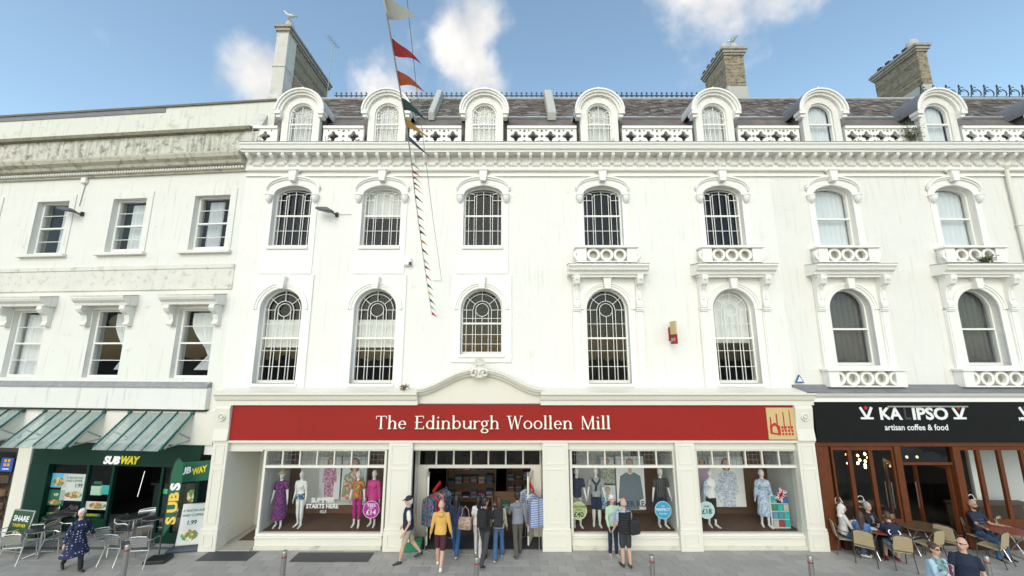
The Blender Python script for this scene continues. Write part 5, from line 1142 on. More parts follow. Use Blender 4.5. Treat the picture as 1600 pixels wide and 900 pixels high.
aboard(14, 868, R(-10), .75, 1.05, mat('board_dark_green', (.02, .06, .03), .5, .2), 'dark green SHARE pavement board with orange food picture', (('SHARE', .2, .72, LW), ('TOGETHER', .1, .58, LY)), (0, .25, .22), base=False)
o = empty('green_crate', gp(645, 859), R(8), 'green box on the ground inside the shop entrance', 'crate'); MB().box(-.25, .25, -.15, .15, 0, .26).build('body', mat('crate_green', (.02, .22, .1), .5, .1), o, bevel=.015); MB().box(-.26, .26, -.16, .16, .22, .265).build('rim', mat('crate_green', (.02, .22, .1)), o)
# clothes rails at the doors
def rail(loc, rz, pats, label):
    o = empty('clothes_rail', loc, rz, label, 'clothes rail'); q = MB()
    for s in (-1, 1): q.tube([(s * .5, 0, .03), (s * .5, 0, 1.5)], .014); q.tube([(s * .5, -.24, .02), (s * .5, .24, .02)], .014)
    q.tube([(-.5, 0, 1.5), (.5, 0, 1.5)], .014); q.build('frame', STEEL, o)
    for k in range(8):
        x = -.42 + k * .12; sh = MB(); m = pats[k % len(pats)]; v = []; n = 10
        prof = [(1.46, .03), (1.42, .17), (1.36, .23), (1.15, .24), (.9, .25), (.66, .26)]
        for z, w_ in prof:
            for j in range(n): a = 2 * math.pi * j / n; v.append((x + .035 * math.cos(a) + .012 * math.sin(z * 20 + k), w_ * math.sin(a), z))
        f = [(i * n + j, i * n + (j + 1) % n, i * n + n + (j + 1) % n, i * n + n + j) for i in range(len(prof) - 1) for j in range(n)] + [tuple(range(n)), tuple(range((len(prof) - 1) * n, len(prof) * n))]
        sh.add(v, f); g_ = sh.build('garment', m, o, smooth=True); MB().tube([(x, 0, 1.46), (x, 0, 1.52), (x, .02, 1.54)], .004, 5).build('hanger', STEEL, g_)
    return o
FB = pattern('teal_floral_cloth', [(.015, .06, .11), (.02, .13, .16), (.32, .1, .2), (.015, .035, .08), (.06, .2, .23)], 28); CK = pattern('blue_check_cloth', [(.1, .16, .4), (.35, .42, .6), (.06, .1, .28), (.5, .55, .65)], 5, kind='check')
r1 = rail((-2.35, .0, 0), R(62), [FB, FB, mat('red_cloth', (.45, .03, .04), .8), FB, mat('coral_cloth', (.55, .16, .12), .8), FB], 'rail of teal floral shirts at the shop door')
r2 = rail((.62, .0, 0), R(112), [CK, mat('grey_cloth', (.25, .26, .28), .8), CK, mat('pale_cloth', (.5, .5, .52), .8)], 'rail of blue checked shirts at the shop door')
for rr, lab in ((r1, 'teal floral'), (r2, 'blue checked')):
    o = MB().box(-.2, .2, -.01, .01, -.05, .05).build('sale_strip', mat('sale_red', (.6, .02, .02), .5)); o.location = rr.location + Vector((0, -.1, 1.68)); o.rotation_euler = (0, R(-28), rr.rotation_euler.z); tag(o, 'red sale strip above the rail of %s shirts' % lab, 'sign')
o = empty('postcard_stand', (W3[1] - .42, .15, ZW0 - .04), 0, 'rack of cards with a union flag in the ladies window', 'card stand'); MB().box(-.28, .28, .02, .06, 0, .95).build('rack', WHITE, o)
for j in range(4):
    for k in range(3): MB().box(-.26 + k * .18, -.1 + k * .18, -.03, .01, .06 + j * .23, .25 + j * .23).build('card', random.choice(CLO + [PW, TEP]), o)
fm = [mat('flag_blue', (.01, .03, .22), .7), WL, mat('flag_red', (.55, .01, .03), .7)]
q = MB(); q.plate([(0, 0), (.36, 0), (.36, .24), (0, .24)], [], -.004, .004, 0)
for a, b, c, d, w_, m in ((0, 0, .36, .24, .05, 1), (0, .24, .36, 0, .05, 1), (.18, 0, .18, .24, .08, 1), (0, .12, .36, .12, .08, 1), (0, 0, .36, .24, .016, 2), (0, .24, .36, 0, .016, 2), (.18, 0, .18, .24, .045, 2), (0, .12, .36, .12, .045, 2)):
    q.bar(a, b, c, d, w_, -.006 - m * .001, .006 + m * .001, m)
f_ = q.build('union_flag', fm, o); f_.location = (.02, -.1, .8); f_.rotation_euler = (0, R(-60), 0)
# ------------------------------------------------------------------ people and mannequins
import numpy as np
class Fig:
    def __init__(s): s.mb = MB(); s.lab = []; s.pr = []
    def _add(s, v, f, lab): s.lab += [lab] * len(v); s.mb.add(v, f)
    def cap(s, a, b, ra, rb, lab, n=10, flat=1.0, side=Vector((1, 0, 0))):
        a, b = Vector(a), Vector(b); s.pr.append(('c', lab, a, b, ra, rb)); d = (b - a); ln = d.length; d = d / max(ln, 1e-6)
        u = (side - d * side.dot(d)); u = u.normalized() if u.length > .05 else d.orthogonal().normalized(); w = d.cross(u)
        st = [(-ra * .95, .3)] + [(-ra * .7, .72)]; m = max(2, int(ln / .035)); rows = [(a + d * o, ra * k) for o, k in st]
        for i in range(m + 1): t = i / m; rows.append((a + d * ln * t, ra + (rb - ra) * t))
        rows += [(b + d * rb * .7, rb * .72), (b + d * rb * .95, rb * .3)]
        v = []
        for c, r in rows: v += [c + (u * math.cos(2 * math.pi * j / n) + w * flat * math.sin(2 * math.pi * j / n)) * r for j in range(n)]
        k = len(rows); f = [(i * n + j, i * n + (j + 1) % n, i * n + n + (j + 1) % n, i * n + n + j) for i in range(k - 1) for j in range(n)] + [tuple(range(n))[::-1], tuple(range((k - 1) * n, k * n))]
        s._add(v, f, lab)
    def loft(s, rings, lab, M, n=16):                  # rings (z, half width, half depth, y offset)
        v = []; rr = []
        for (z0, a0, b0, y0), (z1, a1, b1, y1) in zip(rings[:-1], rings[1:]):
            m = max(1, int(abs(z1 - z0) / .035))
            for i in range(m): t = i / m; rr.append((z0 + (z1 - z0) * t, a0 + (a1 - a0) * t, b0 + (b1 - b0) * t, y0 + (y1 - y0) * t))
        rr.append(rings[-1]); s.pr.append(('l', lab, rr, M.inverted()))
        for z, a, b, y in rr: v += [M @ Vector((a * math.cos(2 * math.pi * j / n), y + b * math.sin(2 * math.pi * j / n), z)) for j in range(n)]
        k = len(rr); f = [(i * n + j, i * n + (j + 1) % n, i * n + n + (j + 1) % n, i * n + n + j) for i in range(k - 1) for j in range(n)] + [tuple(range(n))[::-1], tuple(range((k - 1) * n, k * n))]
        s._add(v, f, lab)
    def ball(s, c, rx, ry, rz, lab, M=Matrix.Identity(4), n=12):
        v = []; f = []; c = Vector(c); s.pr.append(('b', lab, c, (rx, ry, rz), M.inverted()))
        for i in range(1, 8):
            p = math.pi * i / 8
            v += [M @ (c + Vector((rx * math.sin(p) * math.cos(2 * math.pi * j / n), ry * math.sin(p) * math.sin(2 * math.pi * j / n), rz * math.cos(p)))) for j in range(n)]
        f = [(i * n + j, i * n + (j + 1) % n, i * n + n + (j + 1) % n, i * n + n + j) for i in range(6) for j in range(n)] + [tuple(range(n))[::-1], tuple(range(6 * n, 7 * n))]
        s._add(v, f, lab)
    def finish(s, name, mats, parent, vox=.0105):
        me = s.mb.mesh(name + '_raw', []); ob = bpy.data.objects.new('raw', me); col.objects.link(ob)
        md = ob.modifiers.new('r', 'REMESH'); md.mode = 'VOXEL'; md.voxel_size = vox
        sm = ob.modifiers.new('s', 'SMOOTH'); sm.factor = .4; sm.iterations = 2
        dg = bpy.context.evaluated_depsgraph_get(); res = bpy.data.meshes.new_from_object(ob.evaluated_get(dg)); bpy.data.objects.remove(ob); bpy.data.meshes.remove(me)
        keys = list(mats); res.materials.clear()
        for k in keys: res.materials.append(mats[k])
        n = len(res.polygons); co = np.empty(n * 3); res.polygons.foreach_get('center', co); co = co.reshape(-1, 3)
        best = np.full(n, 1e9); lab = np.zeros(n, int)
        for p in s.pr:
            if p[0] == 'c':
                a, b = np.array(p[2]), np.array(p[3]); d = b - a; L2 = max(d @ d, 1e-9); t = np.clip((co - a) @ d / L2, 0, 1); dist = np.linalg.norm(co - a - t[:, None] * d, axis=1) - (p[4] + (p[5] - p[4]) * t)
            elif p[0] == 'l':
                Mi = np.array(p[3]); q = co @ Mi[:3, :3].T + Mi[:3, 3]; rr = sorted(p[2]); z = [r[0] for r in rr]
                aa, bb, yy = (np.interp(q[:, 2], z, [r[j] for r in rr]) for j in (1, 2, 3))
                dist = (np.hypot(q[:, 0] / aa, (q[:, 1] - yy) / bb) - 1) * np.minimum(aa, bb); dist = np.maximum(dist, np.maximum(z[0] - q[:, 2], q[:, 2] - z[-1]))
            else:
                Mi = np.array(p[4]); q = co @ Mi[:3, :3].T + Mi[:3, 3] - np.array(p[2]); r = np.array(p[3]); dist = (np.linalg.norm(q / r, axis=1) - 1) * r.min()
            m = dist < best; best[m] = dist[m]; lab[m] = keys.index(p[1]) if p[1] in keys else 0
        mi = lab.tolist()
        cloth = {keys.index(q) for q in ('top', 'bottom', 'x1', 'hair', 'scarf') if q in keys}; hi = keys.index('hair')
        amp = [0.0] * len(res.vertices)
        for p_, m_ in zip(res.polygons, mi):
            if m_ in cloth:
                for i_ in p_.vertices: amp[i_] = .007 if m_ != hi else .006
        nv = len(res.vertices); vc = np.empty(nv * 3); vn = np.empty(nv * 3); res.vertices.foreach_get('co', vc); res.vertices.foreach_get('normal', vn); vc = vc.reshape(-1, 3); vn = vn.reshape(-1, 3)
        for i_, am in enumerate(amp):
            if am:
                fq = 30 if am == .006 else 11; c_ = Vector(vc[i_])
                vc[i_] += vn[i_] * am * (noise.noise(Vector((c_.x * fq, c_.y * fq, c_.z * fq * .55))) * 1.3 + noise.noise(c_ * fq * 2.3) * .6)
        res.vertices.foreach_set('co', vc.ravel())
        res.polygons.foreach_set('material_index', mi); res.polygons.foreach_set('use_smooth', [True] * len(res.polygons))
        return inst(res, name, parent)
SK = {'fair': mat('skin_fair', (.55, .33, .24), .55, .06, 8), 'tan': mat('skin_tan', (.4, .22, .14), .55, .06, 8)}
HR = {'white': mat('hair_white', (.62, .6, .56), .7, .15, 30), 'grey': mat('hair_grey', (.35, .34, .33), .7, .15, 30), 'dark': mat('hair_dark', (.018, .014, .012), .5, .3, 30), 'brown': mat('hair_brown', (.06, .03, .016), .55, .3, 30), 'blond': mat('hair_blond', (.5, .38, .22), .6, .2, 30)}
def C(name, rgb, var=.12): return mat('cloth_' + name, rgb, .85, var, 12, bump=.25, bs=14)
def person(name, label, loc, yaw, H=1.7, build_='m', pose=None, skin='fair', hair=('dark', 'short'), top='', topm=None, sleeve='short', legs='trousers', legm=None, shoem=None, extra=None, mannequin=False, seat=None, cat='person', group=None, head_yaw=0):
    pose = pose or {}; root = empty(name, loc, yaw, label, cat, group)
    F_ = Fig(); k = H / 1.75; fem = build_ == 'f'; fat = pose.get('fat', 1.0 if mannequin else 1.08); H *= 1 if mannequin else .97; k = H / 1.75
    hipz = (seat + .1) if seat is not None else .92 * k
    sink = 0 if seat is not None else (1 - math.cos(R(max(abs(pose.get('ll', 0)), abs(pose.get('rl', 0)))))) * .8 * k
    hipz -= sink
    lean = R(pose.get('lean', 3)); B = Matrix.Translation((0, 0, hipz)) @ Matrix.Rotation(lean, 4, 'X') @ Matrix.Rotation(R(pose.get('twist', 0)), 4, 'Z')
    tl = 'top'; sw = (.165 if fem else .188) * k; g = 1.0 if not mannequin else .93
    # torso (y negative is forward)
    tors = [(-.012 * k, .172 * k * fat, .132 * k * fat, 0), (.1 * k, .165 * k * fat * (1.02 if fem else .97), .12 * k * fat, 0), (.22 * k, (.135 if fem else .15) * k * fat, .105 * k * fat, -.005), (.36 * k, .16 * k * fat, .118 * k * fat, -.01), (.47 * k, .175 * k * g, .11 * k, .0), (.53 * k, .15 * k, .085 * k, .01), (.565 * k, .07 * k, .06 * k, .015)]
    hemlab = 'bottom' if pose.get('tucked') else tl
    F_.loft([tors[0], tors[1]], hemlab, B); F_.loft(tors[1:], tl, B)
    if fem and not mannequin or (fem and mannequin): 
        for s in (-1, 1): F_.ball((s * .075 * k, -.1 * k, .38 * k), .06 * k, .05 * k, .06 * k, tl, B)
    hemz = pose.get('hem', None)
    if hemz is not None:                                # longer coat / dress: flared loft in body space
        fl = pose.get('flare', 1.2); F_.loft([(-hemz, .19 * k * fl, .16 * k * fl, 0), (-hemz * .5, .175 * k * (1 + (fl - 1) * .6), .14 * k * (1 + (fl - 1) * .6), 0), (.1 * k, .165 * k * fat, .125 * k * fat, 0)], pose.get('hemlab', tl), B, 20)
    # head
    HB = B @ Matrix.Translation((0, .01, .56 * k)) @ Matrix.Rotation(-lean * .6 + R(pose.get('nod', 0)), 4, 'X') @ Matrix.Rotation(R(head_yaw), 4, 'Z')
    F_.cap(B @ Vector((0, .015, .53 * k)), HB @ Vector((0, .0, .09 * k)), .056 * k, .052 * k, 'skin')
    hs = k * 1.06
    F_.ball((0, .0, .185 * hs), .077 * hs, .095 * hs, .115 * hs, 'skin', HB, 16); F_.ball((0, -.03 * hs, .125 * hs), .058 * hs, .062 * hs, .065 * hs, 'skin', HB)
    F_.cap(HB @ Vector((0, -.09 * hs, .185 * hs)), HB @ Vector((0, -.107 * hs, .155 * hs)), .012 * hs, .016 * hs, 'skin')
    for s in (-1, 1): F_.ball((s * .078 * hs, .01, .17 * hs), .012 * hs, .022 * hs, .032 * hs, 'skin', HB)
    if not mannequin:
        for s in (-1, 1): F_.ball((s * .031 * hs, -.086 * hs, .198 * hs), .014 * hs, .013 * hs, .009 * hs, 'eye', HB, 8)
        F_.ball((0, -.09 * hs, .118 * hs), .024 * hs, .012 * hs, .007 * hs, 'lip', HB, 8)
        if pose.get('glasses'):
            for s in (-1, 1): F_.ball((s * .035 * hs, -.095 * hs, .197 * hs), .021 * hs, .006 * hs, .01 * hs, 'eye', HB); F_.cap(HB @ Vector((s * .06 * hs, -.085 * hs, .2 * hs)), HB @ Vector((s * .082 * hs, .0, .195 * hs)), .004, .004, 'eye', 6)
        for s in (-1, 1): F_.cap(HB @ Vector((s * .015 * hs, -.092 * hs, .218 * hs)), HB @ Vector((s * .045 * hs, -.08 * hs, .22 * hs)), .006 * hs, .005 * hs, 'hair' if hair[1] != 'bald' else 'skin', 6)
        hc, hk = hair
        if hk != 'bald':
            F_.ball((0, .018 * hs, .215 * hs), .087 * hs, .1 * hs, .1 * hs, 'hair', HB, 16); F_.ball((0, .05 * hs, .16 * hs), .08 * hs, .065 * hs, .09 * hs, 'hair', HB)
        else: F_.ball((0, .03 * hs, .15 * hs), .08 * hs, .07 * hs, .05 * hs, 'hair', HB)
        if hk in ('long', 'bob'):
            dz = .2 if hk == 'long' else .06
            F_.cap(HB @ Vector((0, .055 * hs, .18 * hs)), HB @ Vector((0, .075 * hs, .06 * hs - dz)), .08 * hs, .06 * hs, 'hair')
            for s in (-1, 1): F_.cap(HB @ Vector((s * .07 * hs, .01, .2 * hs)), HB @ Vector((s * .08 * hs, .02, .09 * hs - dz * .5)), .03 * hs, .028 * hs, 'hair')
        if hk == 'bun': F_.ball((0, .1 * hs, .25 * hs), .045 * hs, .045 * hs, .045 * hs, 'hair', HB)
        if hk == 'cap':
            F_.ball((0, .005, .235 * hs), .092 * hs, .108 * hs, .085 * hs, 'hat', HB, 16); F_.cap(HB @ Vector((0, -.09 * hs, .225 * hs)), HB @ Vector((0, -.15 * hs, .21 * hs)), .05 * hs, .04 * hs, 'hat', flat=.25)
        if hk == 'sunhat': F_.ball((0, .0, .26 * hs), .09 * hs, .1 * hs, .07 * hs, 'hat', HB, 16); F_.ball((0, 0, .245 * hs), .17 * hs, .18 * hs, .016 * hs, 'hat', HB, 20)
        if pose.get('beard'): F_.ball((0, -.05 * hs, .1 * hs), .058 * hs, .055 * hs, .045 * hs, 'beard', HB)
    elif hair[1] == 'sunhat':
        F_.ball((0, .0, .26 * hs), .09 * hs, .1 * hs, .07 * hs, 'hat', HB, 16); F_.ball((0, 0, .245 * hs), .17 * hs, .18 * hs, .016 * hs, 'hat', HB, 20)
    if pose.get('hood'): F_.ball((0, .1 * k, .5 * k), .1 * k, .06 * k, .07 * k, tl, B)
    if pose.get('scarf'): F_.loft([(.46 * k, .12 * k, .1 * k, -.01), (.52 * k, .1 * k, .09 * k, 0), (.57 * k, .075 * k, .07 * k, .01)], 'scarf', B)
    if pose.get('knot'):
        for s in (-1, 1): F_.cap(B @ Vector((s * .12 * k, -.06 * k, .5 * k)), B @ Vector((s * .01, -.125 * k, .38 * k)), .035, .03, 'scarf')
        F_.cap(B @ Vector((.0, -.13 * k, .37 * k)), B @ Vector((-.03, -.13 * k, .2 * k)), .032, .03, 'scarf')
    # arms: (shoulder forward angle, abduction, elbow bend)
    hands = {}
    for s, key in ((-1, 'ra'), (1, 'la')):
        sf, ab, eb = pose.get(key, (5, 8, 12)); tw = pose.get(key + '_in', 0)
        sh = B @ Vector((s * sw, .0, .485 * k)); lu, lf_ = .285 * k, .255 * k
        BM = B.to_3x3() @ Matrix.Rotation(s * R(ab) * -1, 3, 'Y') @ Matrix.Rotation(-R(sf), 3, 'X')
        d1 = BM @ Vector((0, 0, -1)); el = sh + d1 * lu
        B2 = BM @ Matrix.Rotation(-R(eb), 3, 'X'); d2 = (B.to_3x3() @ Matrix.Rotation(s * R(tw), 3, 'Z') @ B.to_3x3().inverted()) @ (B2 @ Vector((0, 0, -1))) if tw else B2 @ Vector((0, 0, -1))
        wr = el + d2 * lf_
        up = 'top' if sleeve != 'none' else 'skin'
        slv = pose.get('sleevelab', 'top') if sleeve != 'none' else 'skin'
        F_.ball(B.inverted() @ sh, .06 * k, .06 * k, .056 * k, slv, B)
        if sleeve == 'short':
            F_.cap(sh, sh + d1 * lu * .6, .058 * k, .062 * k, slv); F_.cap(sh + d1 * lu * .5, el, .045 * k, .041 * k, 'skin'); F_.cap(el, wr, .04 * k, .028 * k, 'skin')
        elif sleeve == 'long':
            F_.cap(sh, el, .058 * k, .054 * k, slv); F_.cap(el, wr - d2 * .02, .054 * k, .042 * k, slv); F_.cap(wr - d2 * .04, wr, .028 * k, .026 * k, 'skin')
        else: F_.cap(sh, el, .046 * k, .041 * k, 'skin'); F_.cap(el, wr, .04 * k, .028 * k, 'skin')
        lat = (B.to_3x3() @ Vector((0, 1, 0))); lat = (lat - d2 * lat.dot(d2)).normalized(); nor = d2.cross(lat).normalized()
        palm = wr + d2 * .05 * k; F_.cap(wr, wr + d2 * .085 * k, .026 * k, .036 * k, 'skin', flat=.5, side=lat)
        for fi in range(4):
            o = (fi - 1.5) * .019 * k; l = (.075, .085, .08, .062)[fi] * k; p0 = wr + d2 * .095 * k + lat * o; c_ = nor * (.018 * -s) * k
            F_.cap(p0, p0 + d2 * l * .55 + c_ * .3, .0085 * k, .008 * k, 'skin', 6); F_.cap(p0 + d2 * l * .55 + c_ * .3, p0 + d2 * l * .95 + c_ * 1.2, .008 * k, .007 * k, 'skin', 6)
        F_.cap(wr + d2 * .035 * k - lat * .022 * k, wr + d2 * .085 * k - lat * .05 * k, .011 * k, .009 * k, 'skin', 6)
        hands[key] = wr + d2 * .09 * k
    # legs
    for s, key, kn in ((-1, 'rl', 'rk'), (1, 'll', 'lk')):
        a = R(pose.get(key, 0)); kb = R(pose.get(kn, 4)); spread = pose.get('spread', 0)
        hp = Vector((s * .088 * k, 0, hipz)); lt_, lsn = .43 * k, .415 * k
        d1 = Vector((s * math.sin(R(spread)), -math.sin(a), -math.cos(a))).normalized(); kn_ = hp + d1 * lt_; b_ = a - kb; d2 = Vector((0, -math.sin(b_), -math.cos(b_))); an = kn_ + d2 * lsn
        if legs == 'trousers': F_.cap(hp, kn_, .088 * k * min(fat, 1.15), .066 * k, 'bottom'); F_.cap(kn_, an - d2 * .02, .068 * k, pose.get('cuff', .06) * k, 'bottom')
        elif legs == 'shorts':
            F_.cap(hp, hp + d1 * lt_ * .85, .092 * k * min(fat, 1.15), .084 * k, 'bottom'); F_.cap(hp + d1 * lt_ * .7, kn_, .066 * k, .06 * k, 'skin'); F_.cap(kn_, kn_ + d2 * lsn * .4, .056 * k, .063 * k, 'skin'); F_.cap(kn_ + d2 * lsn * .4, an, .062 * k, .037 * k, 'skin')
        elif legs == 'crop':
            F_.cap(hp, kn_, .086 * k, .062 * k, 'bottom'); F_.cap(kn_, kn_ + d2 * lsn * .55, .062 * k, .056 * k, 'bottom'); F_.cap(kn_ + d2 * lsn * .5, an, .045 * k, .032 * k, 'skin')
        else: F_.cap(hp, kn_, .075 * k, .055 * k, 'skin'); F_.cap(kn_, kn_ + d2 * lsn * .4, .05 * k, .052 * k, 'skin'); F_.cap(kn_ + d2 * lsn * .4, an, .05 * k, .032 * k, 'skin')
        if pose.get('socks'): F_.cap(an - d2 * .1, an, .04 * k, .036 * k, 'sock')
        pitch = -max(0, kb - max(a, 0)) * .8 if seat is None else 0
        fd = Vector((s * .15, -math.cos(pitch), math.sin(pitch))).normalized()
        heel = an + Vector((0, .03 * k, -.045 * k)) ; lab = 'shoe'
        F_.cap(heel, heel + fd * .1 * k, .04 * k, .044 * k, lab, flat=.8); F_.cap(heel + fd * .08 * k + Vector((0, 0, -.008)), heel + fd * .2 * k + Vector((0, 0, -.014)), .044 * k, .034 * k, lab, flat=.7); F_.cap(an, heel, .038 * k, .04 * k, lab if pose.get('boot', 1) else 'skin')
    if extra: extra(F_, B, k, HB, hands)
    W_ = mat('mannequin_white', (.72, .71, .69), .35, .02)
    skm = W_ if mannequin else SK[skin]
    mats = {'skin': skm, 'top': topm, 'bottom': legm, 'shoe': shoem or (W_ if mannequin else BLACK), 'eye': mat('eye_dark', (.02, .015, .012), .3), 'lip': mat('lip', (.4, .14, .12), .5), 'hair': HR.get(hair[0], HR['dark']), 'hat': pose.get('hatm', mat('hat_navy', (.012, .014, .03), .7)), 'sock': mat('sock_white', (.6, .6, .58), .9), 'scarf': pose.get('scarfm', topm), 'beard': HR['dark'], 'x1': pose.get('x1m', topm), 'x2': pose.get('x2m', topm)}
    lowest = min(v[2] for v in F_.mb.v)
    body = F_.finish('body', mats, root, .0115 if not mannequin else .014)
    if seat is None: body.location.z = -lowest - .002
    else:
        pass
    return root, hands, body
def backpack(root, body, k, m, label, z=1.18, y=.2):
    o = empty('backpack', root.matrix_basis @ Vector((0, y, z + body.location.z)), root.rotation_euler.z, label, 'backpack'); q = MB()
    q.box(-.14, .14, -.05, .09, -.22, .22); q.box(-.11, .11, .09, .13, -.18, .02); b = q.build('bag', m, o, bevel=.04)
    for s in (-1, 1): MB().tube([(s * .1, -.04, .18), (s * .13, -.16, .26), (s * .14, -.3, .2), (s * .15, -.3, .0), (s * .13, -.1, -.18)], .016, 6).build('strap', m, o)
    return o
STR = dict(ll=22, lk=6, rl=-20, rk=22)
def at(px, py): x, y = G(px, py); return (x, y, 0)
NAVY = C('navy', (.012, .018, .045)); BLK = C('black', (.014, .014, .015)); GRYT = C('grey', (.2, .205, .22)); DEN = C('denim', (.05, .11, .22), .25); CREAM = C('cream', (.5, .46, .38))
DOTS = pattern('polka_cloth', [(.55, .58, .65), (.015, .02, .07)], 15, .8, 'dots')
person('person', 'white haired woman in a navy polka dot cape walking past the sandwich shop', at(112, 892), R(65), 1.6, 'f', dict(STR, hem=.38, flare=1.75, fat=1.12, ra=(20, 24, 20), la=(-14, 24, 15), sleevelab='top'), 'fair', ('white', 'short'), 'cape', DOTS, 'long', 'trousers', BLK, BLACK, head_yaw=-10)
WS = mat('white_shoe', (.65, .63, .6), .5, .1)
def vest_white(F_, B, k, HB, hands):
    F_.loft([(.0 * k, .205 * k, .16 * k, 0), (.22 * k, .195 * k, .155 * k, 0), (.4 * k, .205 * k, .155 * k, 0), (.5 * k, .18 * k, .125 * k, .005), (.575 * k, .095 * k, .085 * k, .015)], 'x1', B)
person('person', 'man in a navy body warmer, cap and beige shorts walking past the entrance', at(636, 877), R(-72), 1.74, 'm', dict(ll=17, lk=4, rl=-18, rk=20, fat=1.1, ra=(-6, 8, 45), la=(-4, 8, 40), x1m=NAVY, socks=0), 'fair', ('white', 'cap'), 'vest', C('white_tee', (.65, .66, .62)), 'short', 'shorts', C('beige', (.42, .35, .26)), BLACK, extra=vest_white)
person('person', 'person in a yellow hoodie and burgundy shorts walking to the shop entrance', at(687, 887), R(180), 1.74, 'm', dict(ll=14, lk=4, rl=-16, rk=22, hood=1, fat=1.08, ra=(4, 12, 8), la=(2, 12, 10), socks=1), 'fair', ('blond', 'bald'), 'hoodie', C('yellow', (.62, .36, .09)), 'long', 'shorts', C('burgundy', (.06, .012, .022)), WS)
r, h, b = person('person', 'dark haired woman in navy top and blue jeans carrying a tan handbag', at(712, 868), R(172), 1.66, 'f', dict(ll=12, lk=4, rl=-12, rk=18, la=(0, 10, 15), ra=(5, 16, 40)), 'tan', ('dark', 'long'), 'top', C('navy_top', (.02, .03, .08)), 'long', 'trousers', C('jeans_blue', (.02, .08, .2)), C('tan_shoe', (.4, .3, .2)))
o = empty('handbag', r.matrix_basis @ Vector((-.28, .05, .92)), R(172), 'tan patterned shoulder bag carried by the woman in jeans', 'handbag')
TAN = pattern('tan_bag_print', [(.3, .2, .15), (.42, .32, .26), (.24, .16, .13)], 30)
q = MB(); q.profx([(-.1, -.17), (-.12, -.05), (-.08, .1), (-.02, .15), (.02, .15), (.08, .1), (.12, -.05), (.1, -.17)], -.19, .19); q.build('bag', TAN, o, bevel=.025)
MB().tube([(-.12, 0, .14), (-.09, 0, .34), (0, 0, .44), (.09, 0, .34), (.12, 0, .14)], .011, 6).build('handle', C('tan_strap', (.4, .27, .2)), o)
r, h, b = person('person', 'man in black with black rucksack and grey trousers at the entrance', at(757, 880), R(160), 1.75, 'm', dict(ll=18, lk=4, rl=-18, rk=24, ra=(20, 10, 50), la=(0, 10, 20), cuff=.066), 'tan', ('dark', 'short'), 'tee', BLK, 'short', 'trousers', C('charcoal', (.045, .045, .05)), BLACK, head_yaw=-30); backpack(r, b, 1, BLK, 'black rucksack worn by the man in grey trousers', 1.2, .17)
r, h, b = person('person', 'long haired woman in pale top and loose blue jeans with rucksack', at(779, 873), R(175), 1.66, 'f', dict(ll=-12, lk=14, rl=14, rk=4, ra=(5, 8, 20), la=(3, 12, 15), cuff=.085), 'tan', ('brown', 'long'), 'top', C('stone', (.4, .35, .28)), 'long', 'trousers', DEN, WS, head_yaw=15); backpack(r, b, 1, C('black_canvas', (.02, .02, .022)), 'small black rucksack worn by the long haired woman', 1.12, .17)
person('person', 'person in white half hidden beside the man with the black rucksack', at(747, 868), R(175), 1.62, 'f', dict(ll=8, rl=-8, rk=10), 'tan', ('dark', 'bob'), 'top', C('white_top', (.6, .6, .6)), 'short', 'trousers', C('white_trousers', (.5, .5, .5)), WS)
person('person', 'man in a grey shirt and olive trousers by the checked shirt rail', at(809, 868), R(-168), 1.74, 'm', dict(ll=-10, lk=12, rl=10, rk=4, hood=1, la=(30, 10, 50), ra=(2, 10, 12), cuff=.07), 'tan', ('dark', 'short'), 'shirt', C('shirt_grey', (.19, .2, .24)), 'long', 'trousers', C('olive', (.085, .08, .065)), C('brown_boot', (.1, .07, .05)), head_yaw=-10)
person('person', 'woman in pale green cardigan facing the street before the menswear window', at(959, 869), R(12), 1.65, 'f', dict(ll=4, rl=-2, ra=(10, 10, 40), la=(10, 10, 40), x1m=C('pale_blue_top', (.5, .55, .66))), 'fair', ('white', 'short'), 'cardigan', C('mint', (.42, .56, .42)), 'long', 'trousers', C('navy_trouser', (.015, .02, .05)), C('beige_shoe', (.45, .38, .3)), extra=lambda F_, B, k, HB, hands: F_.loft([(.0, .08, .05, -.09), (.45 * k, .07, .05, -.085)], 'x1', B))
def puff(F_, B, k, HB, hands):
    for j in range(8): z = (-.03 + j * .068) * k; F_.loft([(z, .192 * k, .155 * k, 0), (z + .034 * k, .212 * k, .175 * k, 0), (z + .066 * k, .192 * k, .155 * k, 0)], 'x1', B)
r, h, b = person('person', 'man in a black quilted gilet and dark shorts seen from behind', at(979, 886), R(190), 1.75, 'm', dict(ll=3, rl=-3, fat=1.08, ra=(20, 10, 70), la=(5, 10, 30), x1m=BLK, socks=1), 'fair', ('grey', 'bald'), 'shirt', C('shirt_blue', (.3, .38, .5)), 'short', 'shorts', C('dark_short', (.03, .035, .04)), BLACK, extra=puff)
o = empty('shoulder_bag', r.matrix_basis @ Vector((-.24, .14, 1.05)), R(200), 'dark slouchy shoulder bag on the man in the quilted gilet', 'bag'); MB().box(-.16, .16, -.07, .07, -.2, .18).build('bag', C('bag_black', (.02, .018, .022)), o, bevel=.05); MB().tube([(-.1, 0, .16), (.1, -.1, .45), (.2, -.12, .4), (.14, 0, .14)], .012, 6).build('strap', BLK, o)
